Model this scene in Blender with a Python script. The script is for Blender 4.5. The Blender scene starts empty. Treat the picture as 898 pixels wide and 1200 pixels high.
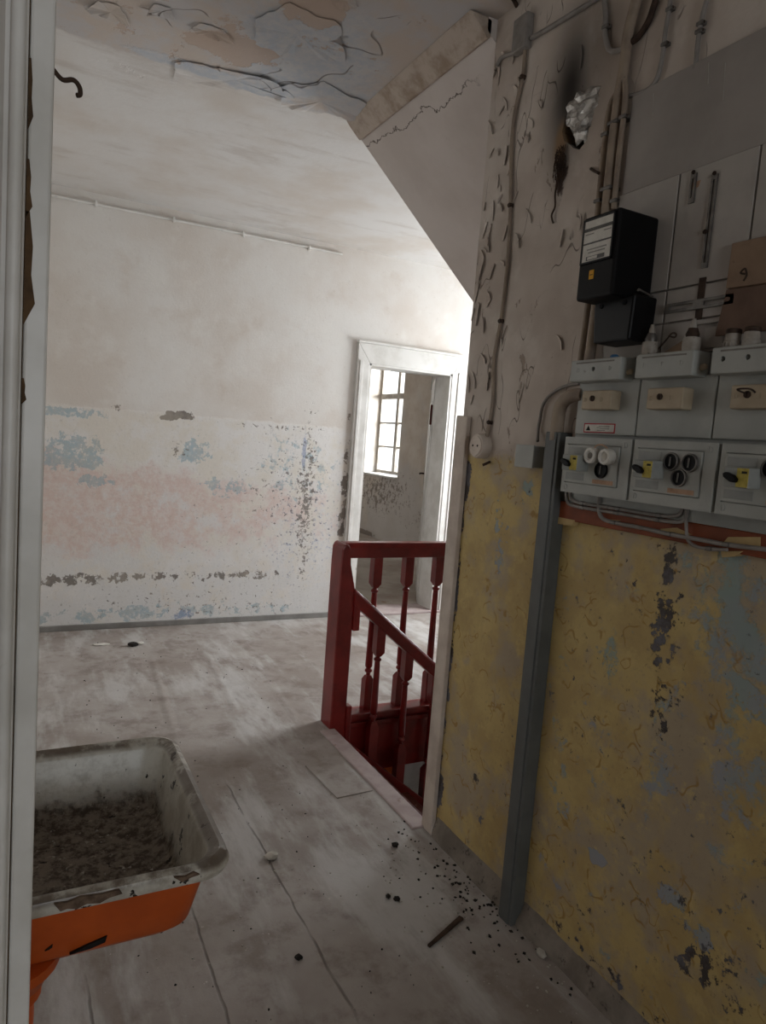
import bpy, bmesh, math, random
from mathutils import Vector, Matrix, noise as mnoise
random.seed(7)
sc = bpy.context.scene
COL = sc.collection
# ---------------------------------------------------------------- camera
YAW, PITCH, ROLL, FPX = math.radians(27.783), math.radians(-5.811), math.radians(4.3826), 817.82
CAM = Vector((0, 0, 1.5))
fw = Vector((math.sin(YAW)*math.cos(PITCH), math.cos(YAW)*math.cos(PITCH), math.sin(PITCH)))
r0 = Vector((math.cos(YAW), -math.sin(YAW), 0)); u0 = r0.cross(fw)
RT = r0*math.cos(ROLL) + u0*math.sin(ROLL); UP = -r0*math.sin(ROLL) + u0*math.cos(ROLL)
cd = bpy.data.cameras.new('camera'); cam = bpy.data.objects.new('camera', cd); COL.objects.link(cam)
M3 = Matrix((RT, UP, -fw)).transposed()
cam.matrix_world = Matrix.Translation(CAM) @ M3.to_4x4()
cd.sensor_fit = 'HORIZONTAL'; cd.sensor_width = 36.0; cd.lens = 36.0*FPX/898.0
cd.clip_start = 0.02; cd.clip_end = 100
sc.camera = cam
# ---------------------------------------------------------------- world, light, exposure
wd = bpy.data.worlds.new('world'); sc.world = wd; wd.use_nodes = True
bg = wd.node_tree.nodes['Background']; bg.inputs[0].default_value = (0.93, 0.97, 1.0, 1); bg.inputs[1].default_value = 1.15
sc.view_settings.view_transform = 'Standard'; sc.view_settings.look = 'None'
sc.view_settings.gamma = 1.0; sc.view_settings.use_curve_mapping = False
sc.view_settings.exposure = 0.7
def area(name, loc, direction, sx, sy, watts, color=(0.92, 0.97, 1.0)):
    l = bpy.data.lights.new(name, 'AREA'); l.shape = 'RECTANGLE'; l.size = sx; l.size_y = sy
    l.energy = watts; l.color = color
    o = bpy.data.objects.new(name, l); COL.objects.link(o); o.location = loc
    o.rotation_euler = Vector(direction).to_track_quat('-Z', 'Z').to_euler(); return o
area('window_right_offscreen', (4.86, 4.28, 1.75), (-1, 0, -0.12), 1.2, 1.6, 145)      # landing window behind the meter wall
area('window_far_room_offscreen', (6.7, 8.9, 2.3), (-1, 0.3, -0.2), 1.6, 1.8, 190)      # sky outside the window seen through the doorway
area('window_back_offscreen', (0.2, -2.75, 1.7), (0, 1, -0.05), 1.0, 1.2, 10)            # daylight from the room behind the camera

X0, YC, YF, ZC = 1.46, 2.19, 5.262, 3.0       # meter wall plane, its corner, far wall plane, ceiling
def ray(x, y): return fw + RT*((x-449)/FPX) - UP*((y-600)/FPX)
def at(x, y, ax, v):
    d = ray(x, y); t = (v - CAM[ax])/d[ax]; return CAM + d*t
def wp(x, y, off=0.0): return at(x, y, 0, X0-off)          # on the meter wall
def c1(a, b, off=0.0): return wp(640+a/3.481, 380+b/3.48, off)
def c2(a, b, off=0.0): return wp(560+a/2.657, b/2.657, off)
def c5(a, b, off=0.0): return wp(520+a/4.989, 440+b/4.989, off)

# ---------------------------------------------------------------- material helpers
def lin(h):
    h = h.lstrip('#'); o = []
    for i in (0, 2, 4):
        c = int(h[i:i+2], 16)/255; o.append(c/12.92 if c <= 0.04045 else ((c+0.055)/1.055)**2.4)
    return (*o, 1.0)
class S:
    def __init__(s, g, k): s.g, s.k = g, k
    def __add__(s, o): return s.g.m('ADD', s, o)
    def __radd__(s, o): return s.g.m('ADD', o, s)
    def __sub__(s, o): return s.g.m('SUBTRACT', s, o)
    def __rsub__(s, o): return s.g.m('SUBTRACT', o, s)
    def __mul__(s, o): return s.g.m('MULTIPLY', s, o)
    def __rmul__(s, o): return s.g.m('MULTIPLY', o, s)
    def __truediv__(s, o): return s.g.m('DIVIDE', s, o)
class Gm:
    def __init__(s, name):
        s.mat = bpy.data.materials.new(name); s.mat.use_nodes = True
        s.t = s.mat.node_tree; s.b = s.t.nodes['Principled BSDF']
        geo = s.t.nodes.new('ShaderNodeNewGeometry'); s.pos = geo.outputs['Position']
        sp = s.t.nodes.new('ShaderNodeSeparateXYZ'); s.t.links.new(s.pos, sp.inputs[0])
        s.x, s.y, s.z = (S(s, sp.outputs[i]) for i in range(3))
    def put(s, sock, v):
        if isinstance(v, S): s.t.links.new(v.k, sock)
        elif hasattr(v, 'is_linked'): s.t.links.new(v, sock)
        else: sock.default_value = v
    def m(s, op, a, b=0.0, c=None):
        n = s.t.nodes.new('ShaderNodeMath'); n.operation = op
        s.put(n.inputs[0], a); s.put(n.inputs[1], b)
        if c is not None: s.put(n.inputs[2], c)
        return S(s, n.outputs[0])
    def vec(s, x, y, z):
        n = s.t.nodes.new('ShaderNodeCombineXYZ')
        for i, v in enumerate((x, y, z)): s.put(n.inputs[i], v)
        return n.outputs[0]
    def noise(s, scale, detail=3, rough=0.55, seed=0.0, stretch=(1, 1, 1), dist=0.0):
        mp = s.t.nodes.new('ShaderNodeMapping'); s.t.links.new(s.pos, mp.inputs[0])
        mp.inputs['Location'].default_value = (seed*3.1, seed*7.7, seed*1.9); mp.inputs['Scale'].default_value = stretch
        n = s.t.nodes.new('ShaderNodeTexNoise'); n.inputs['Scale'].default_value = scale
        n.inputs['Detail'].default_value = detail; n.inputs['Roughness'].default_value = rough
        n.inputs['Distortion'].default_value = dist
        s.t.links.new(mp.outputs[0], n.inputs['Vector']); return S(s, n.outputs['Fac'])
    def voro(s, scale, feature='DISTANCE_TO_EDGE', seed=0.0, warp=0.0, stretch=(1, 1, 1)):
        mp = s.t.nodes.new('ShaderNodeMapping'); s.t.links.new(s.pos, mp.inputs[0])
        mp.inputs['Location'].default_value = (seed*2.1, seed*5.7, seed*1.3); mp.inputs['Scale'].default_value = stretch
        out = mp.outputs[0]
        if warp:
            nn = s.t.nodes.new('ShaderNodeTexNoise'); nn.inputs['Scale'].default_value = scale*1.3; s.t.links.new(out, nn.inputs['Vector'])
            vm = s.t.nodes.new('ShaderNodeVectorMath'); vm.operation = 'MULTIPLY_ADD'
            s.t.links.new(nn.outputs['Color'], vm.inputs[0]); vm.inputs[1].default_value = (warp,)*3; s.t.links.new(out, vm.inputs[2]); out = vm.outputs[0]
        n = s.t.nodes.new('ShaderNodeTexVoronoi'); n.feature = feature; n.inputs['Scale'].default_value = scale
        s.t.links.new(out, n.inputs['Vector']); return S(s, n.outputs['Distance'])
    def ss(s, v, a, b):
        n = s.t.nodes.new('ShaderNodeMapRange'); n.interpolation_type = 'SMOOTHSTEP'
        s.put(n.inputs[0], v)
        if a < b:
            n.inputs[1].default_value = a; n.inputs[2].default_value = b
        else:
            n.inputs[1].default_value = b; n.inputs[2].default_value = a; n.inputs[3].default_value = 1; n.inputs[4].default_value = 0
        return S(s, n.outputs[0])
    def mx(s, f, a, b):
        n = s.t.nodes.new('ShaderNodeMix'); n.data_type = 'RGBA'; s.put(n.inputs[0], f)
        for k, v in ((6, a), (7, b)):
            if isinstance(v, str): n.inputs[k].default_value = lin(v)
            else: s.put(n.inputs[k], v)
        return S(s, n.outputs[2])
    def ell(s, u, v, cu, cv, ru, rv, nz, amp=1.0, soft=0.12):
        a = (u-cu)*(1/ru); b = (v-cv)*(1/rv)
        d = s.m('SQRT', a*a+b*b) + (nz-0.5)*amp
        return s.ss(d, 0.9+soft, 0.9-soft)
    def spz(s, u, v, cu, cv, ru, rv, nz, thr=0.56, k=0.2, soft=0.02):
        a = (u-cu)*(1/ru); b = (v-cv)*(1/rv)
        return s.ss(nz-(a*a+b*b)*k, thr-soft, thr+soft)
    def mxm(s, *ms):
        o = ms[0]
        for k in ms[1:]: o = s.m('MAXIMUM', o, k)
        return o
    def done(s, col, rough=0.8, bump=None, bs=0.4, bd=0.01, metal=0.0, spec=0.3):
        s.put(s.b.inputs['Base Color'], lin(col) if isinstance(col, str) else col)
        s.put(s.b.inputs['Roughness'], rough); s.put(s.b.inputs['Metallic'], metal)
        s.b.inputs['Specular IOR Level'].default_value = spec
        if bump is not None:
            n = s.t.nodes.new('ShaderNodeBump'); n.inputs['Strength'].default_value = bs; n.inputs['Distance'].default_value = bd
            s.put(n.inputs['Height'], bump); s.t.links.new(n.outputs[0], s.b.inputs['Normal'])
        return s.mat
def worn(name, a, b, rough=0.6, scale=14, metal=0.0, spec=0.3, dirt=None, dirt_amt=0.55, bs=0.15, seed=1.0):
    g = Gm(name); n = g.noise(scale, 5, 0.6, seed); c = g.mx(g.ss(n, 0.35, 0.68), a, b)
    if dirt: c = g.mx(g.ss(g.noise(scale*2.3, 5, 0.7, seed+3), dirt_amt, dirt_amt+0.12), c, dirt)
    return g.done(c, rough, n, bs, 0.004, metal, spec)

# ---- walls
def mat_far():
    g = Gm('old_whitewash'); u, v = g.x, g.z
    big = g.noise(1.3, 4, 0.6, 1); mid = g.noise(5, 6, 0.65, 2); fine = g.noise(26, 6, 0.7, 3); huge = g.noise(0.7, 2, 0.5, 8)
    up = g.mx(g.ss(big, 0.35, 0.7), 'dddad6', 'd2cac2')
    up = g.mx(g.ss(mid, 0.5, 0.72)*0.6, up, 'e0ddd8')
    up = g.mx(g.ss(g.noise(3, 5, 0.6, 11), 0.55, 0.75)*0.4, up, 'c0afa0')
    lo = g.mx(g.ss(mid, 0.4, 0.62), 'dddad7', 'd9d3ca')
    pink = g.ss((v-0.86)*(v-0.86)*3.0+(mid-0.5)*1.2+(u-0.9)*0.18, 0.36, 0.12)
    lo = g.mx(pink*0.7, lo, g.mx(g.ss(fine, 0.38, 0.64), 'cfb3aa', 'd6c8c1'))
    gry = g.ss(g.noise(4, 8, 0.75, 21)+(0.8-v)*0.16, 0.48, 0.62)
    lo = g.mx(gry*0.75, lo, 'd6d5d4')
    lo = g.mx(g.ss(g.noise(45, 6, 0.75, 71), 0.56, 0.68)*0.4, lo, 'a9a39c')
    up = g.mx(g.ss(g.noise(40, 6, 0.75, 72), 0.58, 0.7)*0.25, up, 'a89c90')
    f2 = g.noise(30, 7, 0.72, 5); f3 = g.noise(9, 6, 0.7, 6); f5 = g.noise(14, 7, 0.7, 61)
    blue = g.mxm(g.spz(u, v, 0.28, 1.25, 0.2, 0.12, f3, 0.40, 0.12), g.spz(u, v, 0.47, 1.07, 0.17, 0.06, f3, 0.42, 0.15),
                 g.spz(u, v, 1.16, 1.31, 0.15, 0.11, f5, 0.44, 0.15), g.spz(u, v, 1.42, 1.06, 0.30, 0.10, f5, 0.48, 0.14),
                 g.spz(u, v, 0.9, 0.10, 1.3, 0.08, f3, 0.5, 0.12), g.spz(u, v, 0.25, 1.53, 0.4, 0.04, f5, 0.44, 0.15), g.spz(u, v, 1.95, 1.25, 0.45, 0.35, f5, 0.52, 0.15, 0.04))
    lo = g.mx(blue*g.ss(f2, 0.34, 0.5)*0.7, lo, g.mx(g.ss(fine, 0.4, 0.6), '93aeba', 'a5b0b2'))
    scr = g.ss(g.noise(22, 8, 0.8, 91, (1, 1, 0.35)), 0.6, 0.64)*g.ss(u, 0.9, 1.9); lo = g.mx(scr*0.5, lo, 'a3a19f')
    navy = g.mxm(g.spz(u, v, 2.02, 1.36, 0.02, 0.16, fine, 0.42, 0.2), g.spz(u, v, 1.1, 0.08, 0.14, 0.05, f3, 0.46, 0.15), g.spz(u, v, 2.05, 0.8, 0.4, 0.7, f2, 0.56, 0.1, 0.04))
    lo = g.mx(navy*0.55, lo, '7f8eb2')
    line = g.ss(v+(f5-0.5)*0.05, 1.585, 1.565)
    col = g.mx(line, up, lo)
    chips = g.mxm(g.spz(u, v, 0.5, 0.37, 0.8, 0.055, f5, 0.47, 0.2), g.spz(u, v, 1.5, 0.37, 0.7, 0.06, f5, 0.5, 0.2),
                  g.spz(u, v, 1.02, 1.565, 0.14, 0.04, f3, 0.42, 0.15), g.spz(u, v, 0.6, 1.585, 0.05, 0.03, f3, 0.42, 0.15), g.spz(u, v, 1.8, 1.54, 0.8, 0.035, f2, 0.55, 0.2), g.spz(u, v, 2.06, 0.95, 0.10, 0.75, f2, 0.50, 0.12),
                  g.spz(u, v, 1.04, 1.32, 0.1, 0.08, f2, 0.54, 0.15), g.spz(u, v, 2.4, 0.9, 0.04, 0.9, f3, 0.47, 0.15), g.spz(u, v, 1.4, 0.1, 1.1, 0.1, f2, 0.58, 0.12), g.spz(u, v, 1.7, 0.6, 0.9, 0.8, f2, 0.63, 0.05), g.spz(u, v, 1.9, 1.0, 0.55, 0.6, f2, 0.585, 0.08), g.spz(u, v, 1.1, 0.2, 1.2, 0.22, f2, 0.6, 0.08))
    col = g.mx(chips*0.9, col, g.mx(g.ss(mid, 0.45, 0.6), '756e67', '948b81'))
    h = fine*0.25+g.noise(60, 6, 0.75, 77)*0.3+chips*(-1.0)+line*0.3+blue*(-0.3)+g.noise(2.2, 2, 0.5, 41)*1.2
    return g.done(col, 0.9, h, 0.5, 0.008, spec=0.15)
def mat_yellow():
    g = Gm('peeling_yellow_paint'); u, v = g.y, g.z
    big = g.noise(2.2, 4, 0.6, 1); mid = g.noise(7, 6, 0.65, 2); fine = g.noise(32, 6, 0.72, 3)
    yl = g.mx(g.ss(mid, 0.38, 0.62), 'c2ab74', 'b39b69')
    yl = g.mx(g.ss(g.noise(3.4, 5, 0.65, 14), 0.47, 0.61)*0.65, yl, 'a1968b')
    yl = g.mx(g.ss(g.noise(48, 6, 0.75, 81), 0.56, 0.7)*0.5, yl, '8a7c68')
    yl = g.mx(g.ss(g.noise(11, 6, 0.7, 82), 0.56, 0.66)*0.6, yl, 'c9b27a')
    # curled roller pattern
    ring = g.voro(9.0, 'F1', 2, 0.09); ln = g.ss(g.m('ABSOLUTE', ring-0.33), 0.035, 0.008)*g.ss(g.noise(14, 3, 0.5, 9), 0.5, 0.6)
    ring2 = g.voro(12.0, 'F1', 5, 0.1); ln2 = g.ss(g.m('ABSOLUTE', ring2-0.3), 0.04, 0.008)*g.ss(g.noise(15, 3, 0.5, 19), 0.52, 0.6)
    yl = g.mx(g.mxm(ln, ln2)*0.75, yl, '9c7838')
    f2 = g.noise(34, 7, 0.72, 5); f3 = g.noise(13, 6, 0.7, 6); f4 = g.noise(22, 6, 0.7, 15); f6 = g.noise(9, 7, 0.72, 24)
    blue = g.mxm(g.spz(u, v, 0.97, 1.2, 0.2, 0.2, f6, 0.46, 0.12, 0.05), g.spz(u, v, 0.86, 0.99, 0.16, 0.05, f3, 0.42, 0.15), g.spz(u, v, 1.32, 0.385, 0.05, 0.028, f4, 0.4, 0.2),
                 g.spz(u, v, 1.08, 0.43, 0.05, 0.035, f4, 0.4, 0.2), g.spz(u, v, 0.985, 0.385, 0.05, 0.035, f4, 0.4, 0.2), g.spz(u, v, 1.9, 1.2, 0.06, 0.2, f4, 0.52, 0.2), g.spz(u, v, 1.78, 1.38, 0.06, 0.06, f4, 0.5, 0.2),
                 g.spz(u, v, 1.2, 0.75, 0.5, 0.6, f6, 0.59, 0.06, 0.04), g.spz(u, v, 0.93, 0.75, 0.1, 0.35, f6, 0.5, 0.12, 0.05), g.spz(u, v, 1.95, 1.49, 0.18, 0.03, f2, 0.5, 0.2))
    yl = g.mx(blue*0.85, yl, g.mx(g.ss(big, 0.4, 0.62), '9499a6', '8aa09d'))
    up = g.mx(g.ss(big, 0.36, 0.66), 'c9beb4', 'b3a69b')
    up = g.mx(g.ss(mid, 0.52, 0.72)*0.5, up, 'd3cbc2')
    line = g.ss(v+(fine-0.5)*0.07+(u-1.7)*0.02, 1.5, 1.46)
    col = g.mx(line, up, yl)
    chips = g.mxm(g.spz(u, v, 1.195, 1.255, 0.03, 0.05, f3, 0.36, 0.2), g.spz(u, v, 1.2, 1.1, 0.06, 0.17, f2, 0.5, 0.16), g.spz(u, v, 1.175, 0.88, 0.06, 0.13, f2, 0.54, 0.16),
                  g.spz(u, v, 0.95, 0.33, 0.14, 0.09, f4, 0.5, 0.16), g.spz(u, v, 1.05, 0.44, 0.07, 0.04, f4, 0.52, 0.16), g.spz(u, v, 1.34, 0.2, 0.06, 0.05, f4, 0.52, 0.2), g.spz(u, v, 1.2, 0.1, 0.6, 0.035, f4, 0.53, 0.2),
                  g.spz(u, v, 1.915, 0.33, 0.03, 0.035, f4, 0.46, 0.2), g.spz(u, v, 1.87, 0.22, 0.06, 0.07, f2, 0.54, 0.2), g.spz(u, v, 2.135, 0.75, 0.02, 0.9, f3, 0.47, 0.2), g.spz(u, v, 2.125, 0.16, 0.03, 0.1, f3, 0.4, 0.2),
                  g.spz(u, v, 2.125, 1.38, 0.025, 0.1, f3, 0.38, 0.2), g.spz(u, v, 1.3, 0.7, 0.7, 0.9, f2, 0.64, 0.04), g.spz(u, v, 0.85, 0.5, 0.2, 0.3, f2, 0.6, 0.1), g.spz(u, v, 1.95, 1.49, 0.15, 0.03, f2, 0.56, 0.2))
    col = g.mx(chips, col, g.mx(g.ss(mid, 0.42, 0.62), '4d4642', '6f6e75'))
    upper = 1.0-line
    peel = g.ss(g.noise(15, 5, 0.65, 27, (1, 1, 0.55), 0.6), 0.655, 0.675)*upper*g.ss(u, 1.45, 1.6)
    col = g.mx(peel*0.8, col, '8f8074')
    cr = g.ss(g.voro(5.5, 'DISTANCE_TO_EDGE', 3, 0.35, (1, 1, 0.4)), 0.011, 0.004)*upper*g.ss(g.noise(6, 2, 0.5, 33), 0.5, 0.56)
    col = g.mx(cr*0.7, col, '5f544c')
    soot = g.mxm(g.ell(u, v, 1.765, 2.6, 0.095, 0.2, big, 0.4, 0.85)*0.95, g.ell(u, v, 1.71, 2.66, 0.12, 0.15, big, 0.6, 0.85)*0.5)
    col = g.mx(soot, col, '181412')
    rust = g.ell(u, v, 1.77, 2.36, 0.028, 0.075, f4, 2.2, 0.2)
    col = g.mx(rust*0.85, col, '2e1a14')
    tan = g.ell(u, v, 1.785, 2.45, 0.03, 0.06, mid, 0.8, 0.5); col = g.mx(tan*0.8, col, '8a6d4e')
    h = fine*0.22+chips*(-1.0)+line*0.4+blue*(-0.35)+peel*(-0.8)+cr*(-1.0)+mid*0.5+ln*0.15
    return g.done(col, g.mx(line, (0.9,)*3+(1,), (0.55,)*3+(1,)), h, 0.6, 0.007, spec=0.2)
def mat_ceiling():
    g = Gm('flaking_ceiling_paint'); u, v = g.x, g.y
    big = g.noise(1.6, 4, 0.6, 2); mid = g.noise(5, 6, 0.65, 3); fine = g.noise(24, 6, 0.7, 4)
    c = g.mx(g.ss(big, 0.38, 0.64), 'c4b8ab', 'b0a194')
    near = g.mx(g.ss(mid, 0.4, 0.6), 'b9b5b4', 'bdb1a7')
    bl = g.mxm(g.ell(u, v, 1.0, 2.85, 0.4, 0.38, mid, 1.3, 0.25), g.ell(u, v, 0.72, 3.2, 0.4, 0.07, mid, 0.9, 0.1))
    near = g.mx(bl, near, g.mx(g.ss(fine, 0.38, 0.62), 'b0b4bb', 'bdbcbc'))
    pk = g.mxm(g.spz(u, v, 0.9, 2.5, 0.14, 0.1, mid, 0.4, 0.12), g.spz(u, v, 0.75, 2.95, 0.2, 0.1, mid, 0.42, 0.12), g.spz(u, v, 0.5, 2.8, 0.9, 0.6, g.noise(7, 6, 0.7, 51), 0.6, 0.05))
    near = g.mx(pk*0.85, near, 'b5a294')
    line = g.ss(v+(g.noise(4, 4, 0.6, 9)-0.5)*0.16, 3.24, 3.21)
    far = g.mx(g.ss(big, 0.4, 0.68), 'd2cfcc', 'c8c0b8'); far = g.mx(g.ss(g.noise(3, 6, 0.7, 12, (0.5, 1.6, 1)), 0.52, 0.7)*0.5, far, 'b4aaa2')
    col = g.mx(line, far, near)
    cr = g.ss(g.voro(2.0, 'DISTANCE_TO_EDGE', 6, 0.5), 0.010, 0.003)*line*g.ss(g.noise(3, 2, 0.5, 44), 0.58, 0.62)
    col = g.mx(cr*0.6, col, '5a4d44')
    return g.done(col, 0.9, fine*0.3+bl*0.5+pk*(-0.5)+cr*(-1.0)+mid*0.5, 0.5, 0.008, spec=0.15)
def mat_floor():
    g = Gm('dusty_linoleum'); u, v = g.x, g.y
    big = g.noise(1.5, 5, 0.65, 2); mid = g.noise(6, 7, 0.7, 3); fine = g.noise(60, 6, 0.75, 4); st = g.noise(3.0, 5, 0.65, 8, (1.8, 0.5, 1))
    col = g.mx(g.ss(big, 0.36, 0.64), 'aaa39e', '948a83'); col = g.mx(g.ss(mid, 0.46, 0.66)*0.65, col, '7d7169')
    col = g.mx(g.ss(st, 0.46, 0.66)*0.75, col, 'c2c0be')
    sp = g.ss(fine, 0.66, 0.72); col = g.mx(sp*0.7, col, '453a33')
    sp2 = g.ss(g.noise(75, 4, 0.6, 17), 0.7, 0.74); col = g.mx(sp2*0.8, col, 'cfc8c0')
    wob = (g.noise(5, 3, 0.5, 22)-0.5)*0.03
    seam = g.mxm(*[g.ss(g.m('ABSOLUTE', u-k+wob), 0.006, 0.001) for k in (0.19, 0.505, 0.81)])*g.ss(v, 3.0, 2.7)
    seam = seam*g.ss(g.noise(3, 3, 0.6, 52), 0.42, 0.6); col = g.mx(seam*0.5, col, '3a312b')
    ridge = g.mxm(*[g.ss(g.m('ABSOLUTE', u-k-(v-4)*0.07+wob), 0.035, 0.0) for k in (0.75, 1.1, 1.38)])*g.ss(v, 3.1, 3.5)*g.ss(g.noise(1.6, 3, 0.6, 57), 0.42, 0.6)
    return g.done(col, 0.7, mid*0.5+fine*0.12+seam*(-0.8)+ridge*0.55+g.noise(2.5, 2, 0.5, 30)*1.2, 0.5, 0.012, spec=0.25)
M = {}
M['far'] = mat_far(); M['yellow'] = mat_yellow(); M['ceiling'] = mat_ceiling(); M['floor'] = mat_floor()
def mat_room():
    g = Gm('room_plaster'); u, v = g.y, g.z
    mid = g.noise(3, 6, 0.65, 2); fine = g.noise(18, 7, 0.75, 4)
    c = g.mx(g.ss(mid, 0.38, 0.66), 'ddd5cb', 'd0c4b7'); c = g.mx(g.ss(g.noise(1.2, 3, 0.5, 7)+(1.6-v)*0.2, 0.5, 0.7)*0.7, c, 'cbc8c6')
    ch = g.mxm(g.ell(u, v, 9.5, 0.72, 0.6, 0.3, g.noise(12, 7, 0.75, 9), 3.6, 0.1)*0, g.spz(u, v, 9.5, 0.75, 0.9, 0.35, fine, 0.5, 0.08), g.spz(u, v, 8.2, 0.5, 0.9, 0.6, fine, 0.6, 0.08), g.ell(u, v, 10, 0.03, 0.5, 0.05, fine, 2, 0.1))
    c = g.mx(ch*0.8, c, '7d7066'); return g.done(c, 0.9, fine*0.3-ch, 0.4, 0.008, spec=0.15)
M['room'] = mat_room()
def mat_soffit():
    g = Gm('soffit_plaster'); n = g.noise(2.5, 5, 0.6, 1); c = g.mx(g.ss(n, 0.35, 0.68), 'cbc2bc', 'c0b6af')
    c = g.mx(g.ss(g.noise(9, 6, 0.7, 4), 0.6, 0.74)*0.5, c, 'b0a59c')
    d = g.m('ABSOLUTE', g.x-1.465-(3.2-g.y)*0.05+(g.noise(9, 5, 0.65, 6)-0.5)*0.12)
    cr = g.ss(d, 0.0035, 0.001)*g.ss(g.y, 2.3, 2.5); c = g.mx(cr*0.85, c, '4a3f37')
    return g.done(c, 0.9, n*0.3-cr, 0.3, 0.006, spec=0.15)
M['soffit'] = mat_soffit()
def mat_header():
    g = Gm('cracked_header_plaster'); n = g.noise(8, 6, 0.7, 3); c = g.mx(g.ss(n, 0.4, 0.66), 'b9aca0', '9a8979')
    return g.done(c, 0.9, n, 0.4, 0.008, spec=0.1)
M['header'] = mat_header()
M['dull'] = worn('side_wall_plaster', 'bdb2a6', 'a5988b', 0.9, 2.0, dirt='8a7c6f', dirt_amt=0.6)
M['far_plain'] = worn('pale_side_plaster', 'd6d0c8', 'c8bfb4', 0.9, 2.0, dirt='b0a498', dirt_amt=0.64)
M['frame_wood'] = worn('weathered_window_paint', 'b5aea5', '9d958b', 0.6, 10, dirt='7a7067', dirt_amt=0.6)
M['white_wood'] = worn('white_gloss_paint', 'dcdad6', 'c9c6c0', 0.4, 6, dirt='a49a8c', dirt_amt=0.66, spec=0.4)
M['trim_wood'] = worn('dirty_white_board', 'cdc0b4', 'b8a99d', 0.55, 9, dirt='7a6c60', dirt_amt=0.68)
M['bare_wood'] = worn('bare_brown_wood', '5c452c', '3c2c1c', 0.8, 25)
M['red'] = worn('oxblood_gloss_paint', '82201d', '681412', 0.32, 8, dirt='3a1110', dirt_amt=0.68, spec=0.5, bs=0.05)
M['tread'] = worn('worn_tread_paint', '6b3a30', '4f2b25', 0.6, 8, dirt='8a7a6e', dirt_amt=0.6)
M['nosing'] = worn('pinkish_nosing_strip', 'b3a4a2', 'a39290', 0.6, 10, dirt='8a7268', dirt_amt=0.6)
M['grey_steel'] = worn('grey_painted_steel', '9a9c98', '8d8f8c', 0.5, 12, dirt='74716b', dirt_amt=0.66, spec=0.4, bs=0.05)
M['grey_light'] = worn('light_grey_enamel', 'a9aaa5', '9d9e99', 0.45, 10, dirt='837f78', dirt_amt=0.68, spec=0.4, bs=0.05)
M['board_grey'] = worn('grey_board_paint', 'a39c96', '938c87', 0.7, 3, dirt='b5afa8', dirt_amt=0.64)
M['panel'] = worn('pale_grey_panel', 'b1aba4', 'a29b95', 0.65, 5, dirt='8a827a', dirt_amt=0.64)
M['cream_box'] = worn('yellowed_plastic', 'b3a48e', 'a6967f', 0.5, 12, dirt='857765', dirt_amt=0.68)
M['black'] = worn('black_bakelite', '0c0b0d', '070708', 0.5, 10, spec=0.2, bs=0.03)
M['black_glossy'] = worn('black_plastic', '0e0e10', '0a0a0b', 0.4, 10, spec=0.25, bs=0.03)
M['dark'] = worn('dark_groove', '1c1a19', '121110', 0.8, 20)
M['channel'] = worn('dark_grey_channel_paint', '606260', '545654', 0.45, 9, dirt='3d3f40', dirt_amt=0.68, spec=0.4)
M['conduit'] = worn('beige_conduit', '9c8c7b', '85766a', 0.55, 14, dirt='5d5148', dirt_amt=0.64)
M['cable'] = worn('grey_cable_sheath', '8f8984', '7a746f', 0.55, 14, dirt='524b46', dirt_amt=0.64)
M['brown_paint'] = worn('red_brown_paint', '8a4526', '74391f', 0.55, 10, dirt='4d2716', dirt_amt=0.66)
M['cream_flake'] = worn('cream_paint_flake', 'c2a878', 'b39a6d', 0.8, 12)
M['white_ceramic'] = worn('white_porcelain', 'd6d2ca', 'c2bdb4', 0.3, 12, dirt='8b8377', dirt_amt=0.66, spec=0.5, bs=0.03)
M['old_ceramic'] = worn('grimy_porcelain', 'a8a199', '8f877d', 0.4, 20, dirt='6a6157', dirt_amt=0.6)
M['metal'] = worn('dull_metal', '7e7a76', '625e5a', 0.45, 30, metal=0.6)
M['rusty'] = worn('rusty_iron', '4a3a30', '332823', 0.7, 40, metal=0.3)
M['yellow_label'] = worn('yellow_switch_label', 'c4b35a', 'ab9a48', 0.6, 60, dirt='8c7a34', dirt_amt=0.55)
M['yellow_sticker'] = worn('yellow_orange_sticker', 'e0a81c', 'cf9818', 0.5, 30)
M['tan_label'] = worn('tan_paper_label', 'b99880', 'a8876f', 0.8, 40)
M['red_print'] = worn('red_label_print', 'b3222a', 'a01c24', 0.6, 30)
M['paper'] = worn('white_label', 'd8d4cc', 'cac5bc', 0.7, 40)
M['ink'] = worn('dark_print', '2a2826', '201e1d', 0.8, 40)
M['greyink'] = worn('grey_print', '84807a', '77736d', 0.8, 40)
M['plywood'] = worn('tan_plywood', '8e7763', '7d6653', 0.7, 9, dirt='5f4b3c', dirt_amt=0.62)
M['plywood_dark'] = worn('brown_hardboard', '6f584b', '5f4a3f', 0.7, 9)
M['foil'] = worn('crumpled_foil', 'c9c6c2', '8f8b86', 0.38, 40, metal=0.7, bs=0.6)
M['orange'] = worn('orange_paint', 'cf5f24', 'bb5320', 0.45, 7, dirt='d98a5e', dirt_amt=0.66, spec=0.4)
M['stone'] = worn('pale_plaster_lump', 'b8b2a8', '9c968c', 0.9, 30)
M['lump'] = worn('black_grit', '2b2623', '1e1b19', 0.9, 30)
M['plinth'] = worn('dirty_plaster_skirting', '8f867c', '736a61', 0.95, 9, dirt='4d453f', dirt_amt=0.56, bs=0.4)
M['rim_rust'] = worn('brown_chipped_rim', '7a6656', '56463a', 0.9, 60)
M['soot'] = worn('sooty_shaded_plaster', '3a322d', '28221f', 0.95, 20)  # soot colour that also carries the shade inside the wall hole
M['stick'] = worn('dark_splinter', '4a382c', '352820', 0.9, 30)
M['skirting'] = worn('grey_lino_strip', '8c8a87', '777470', 0.7, 5, dirt='605c58', dirt_amt=0.62)
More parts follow.
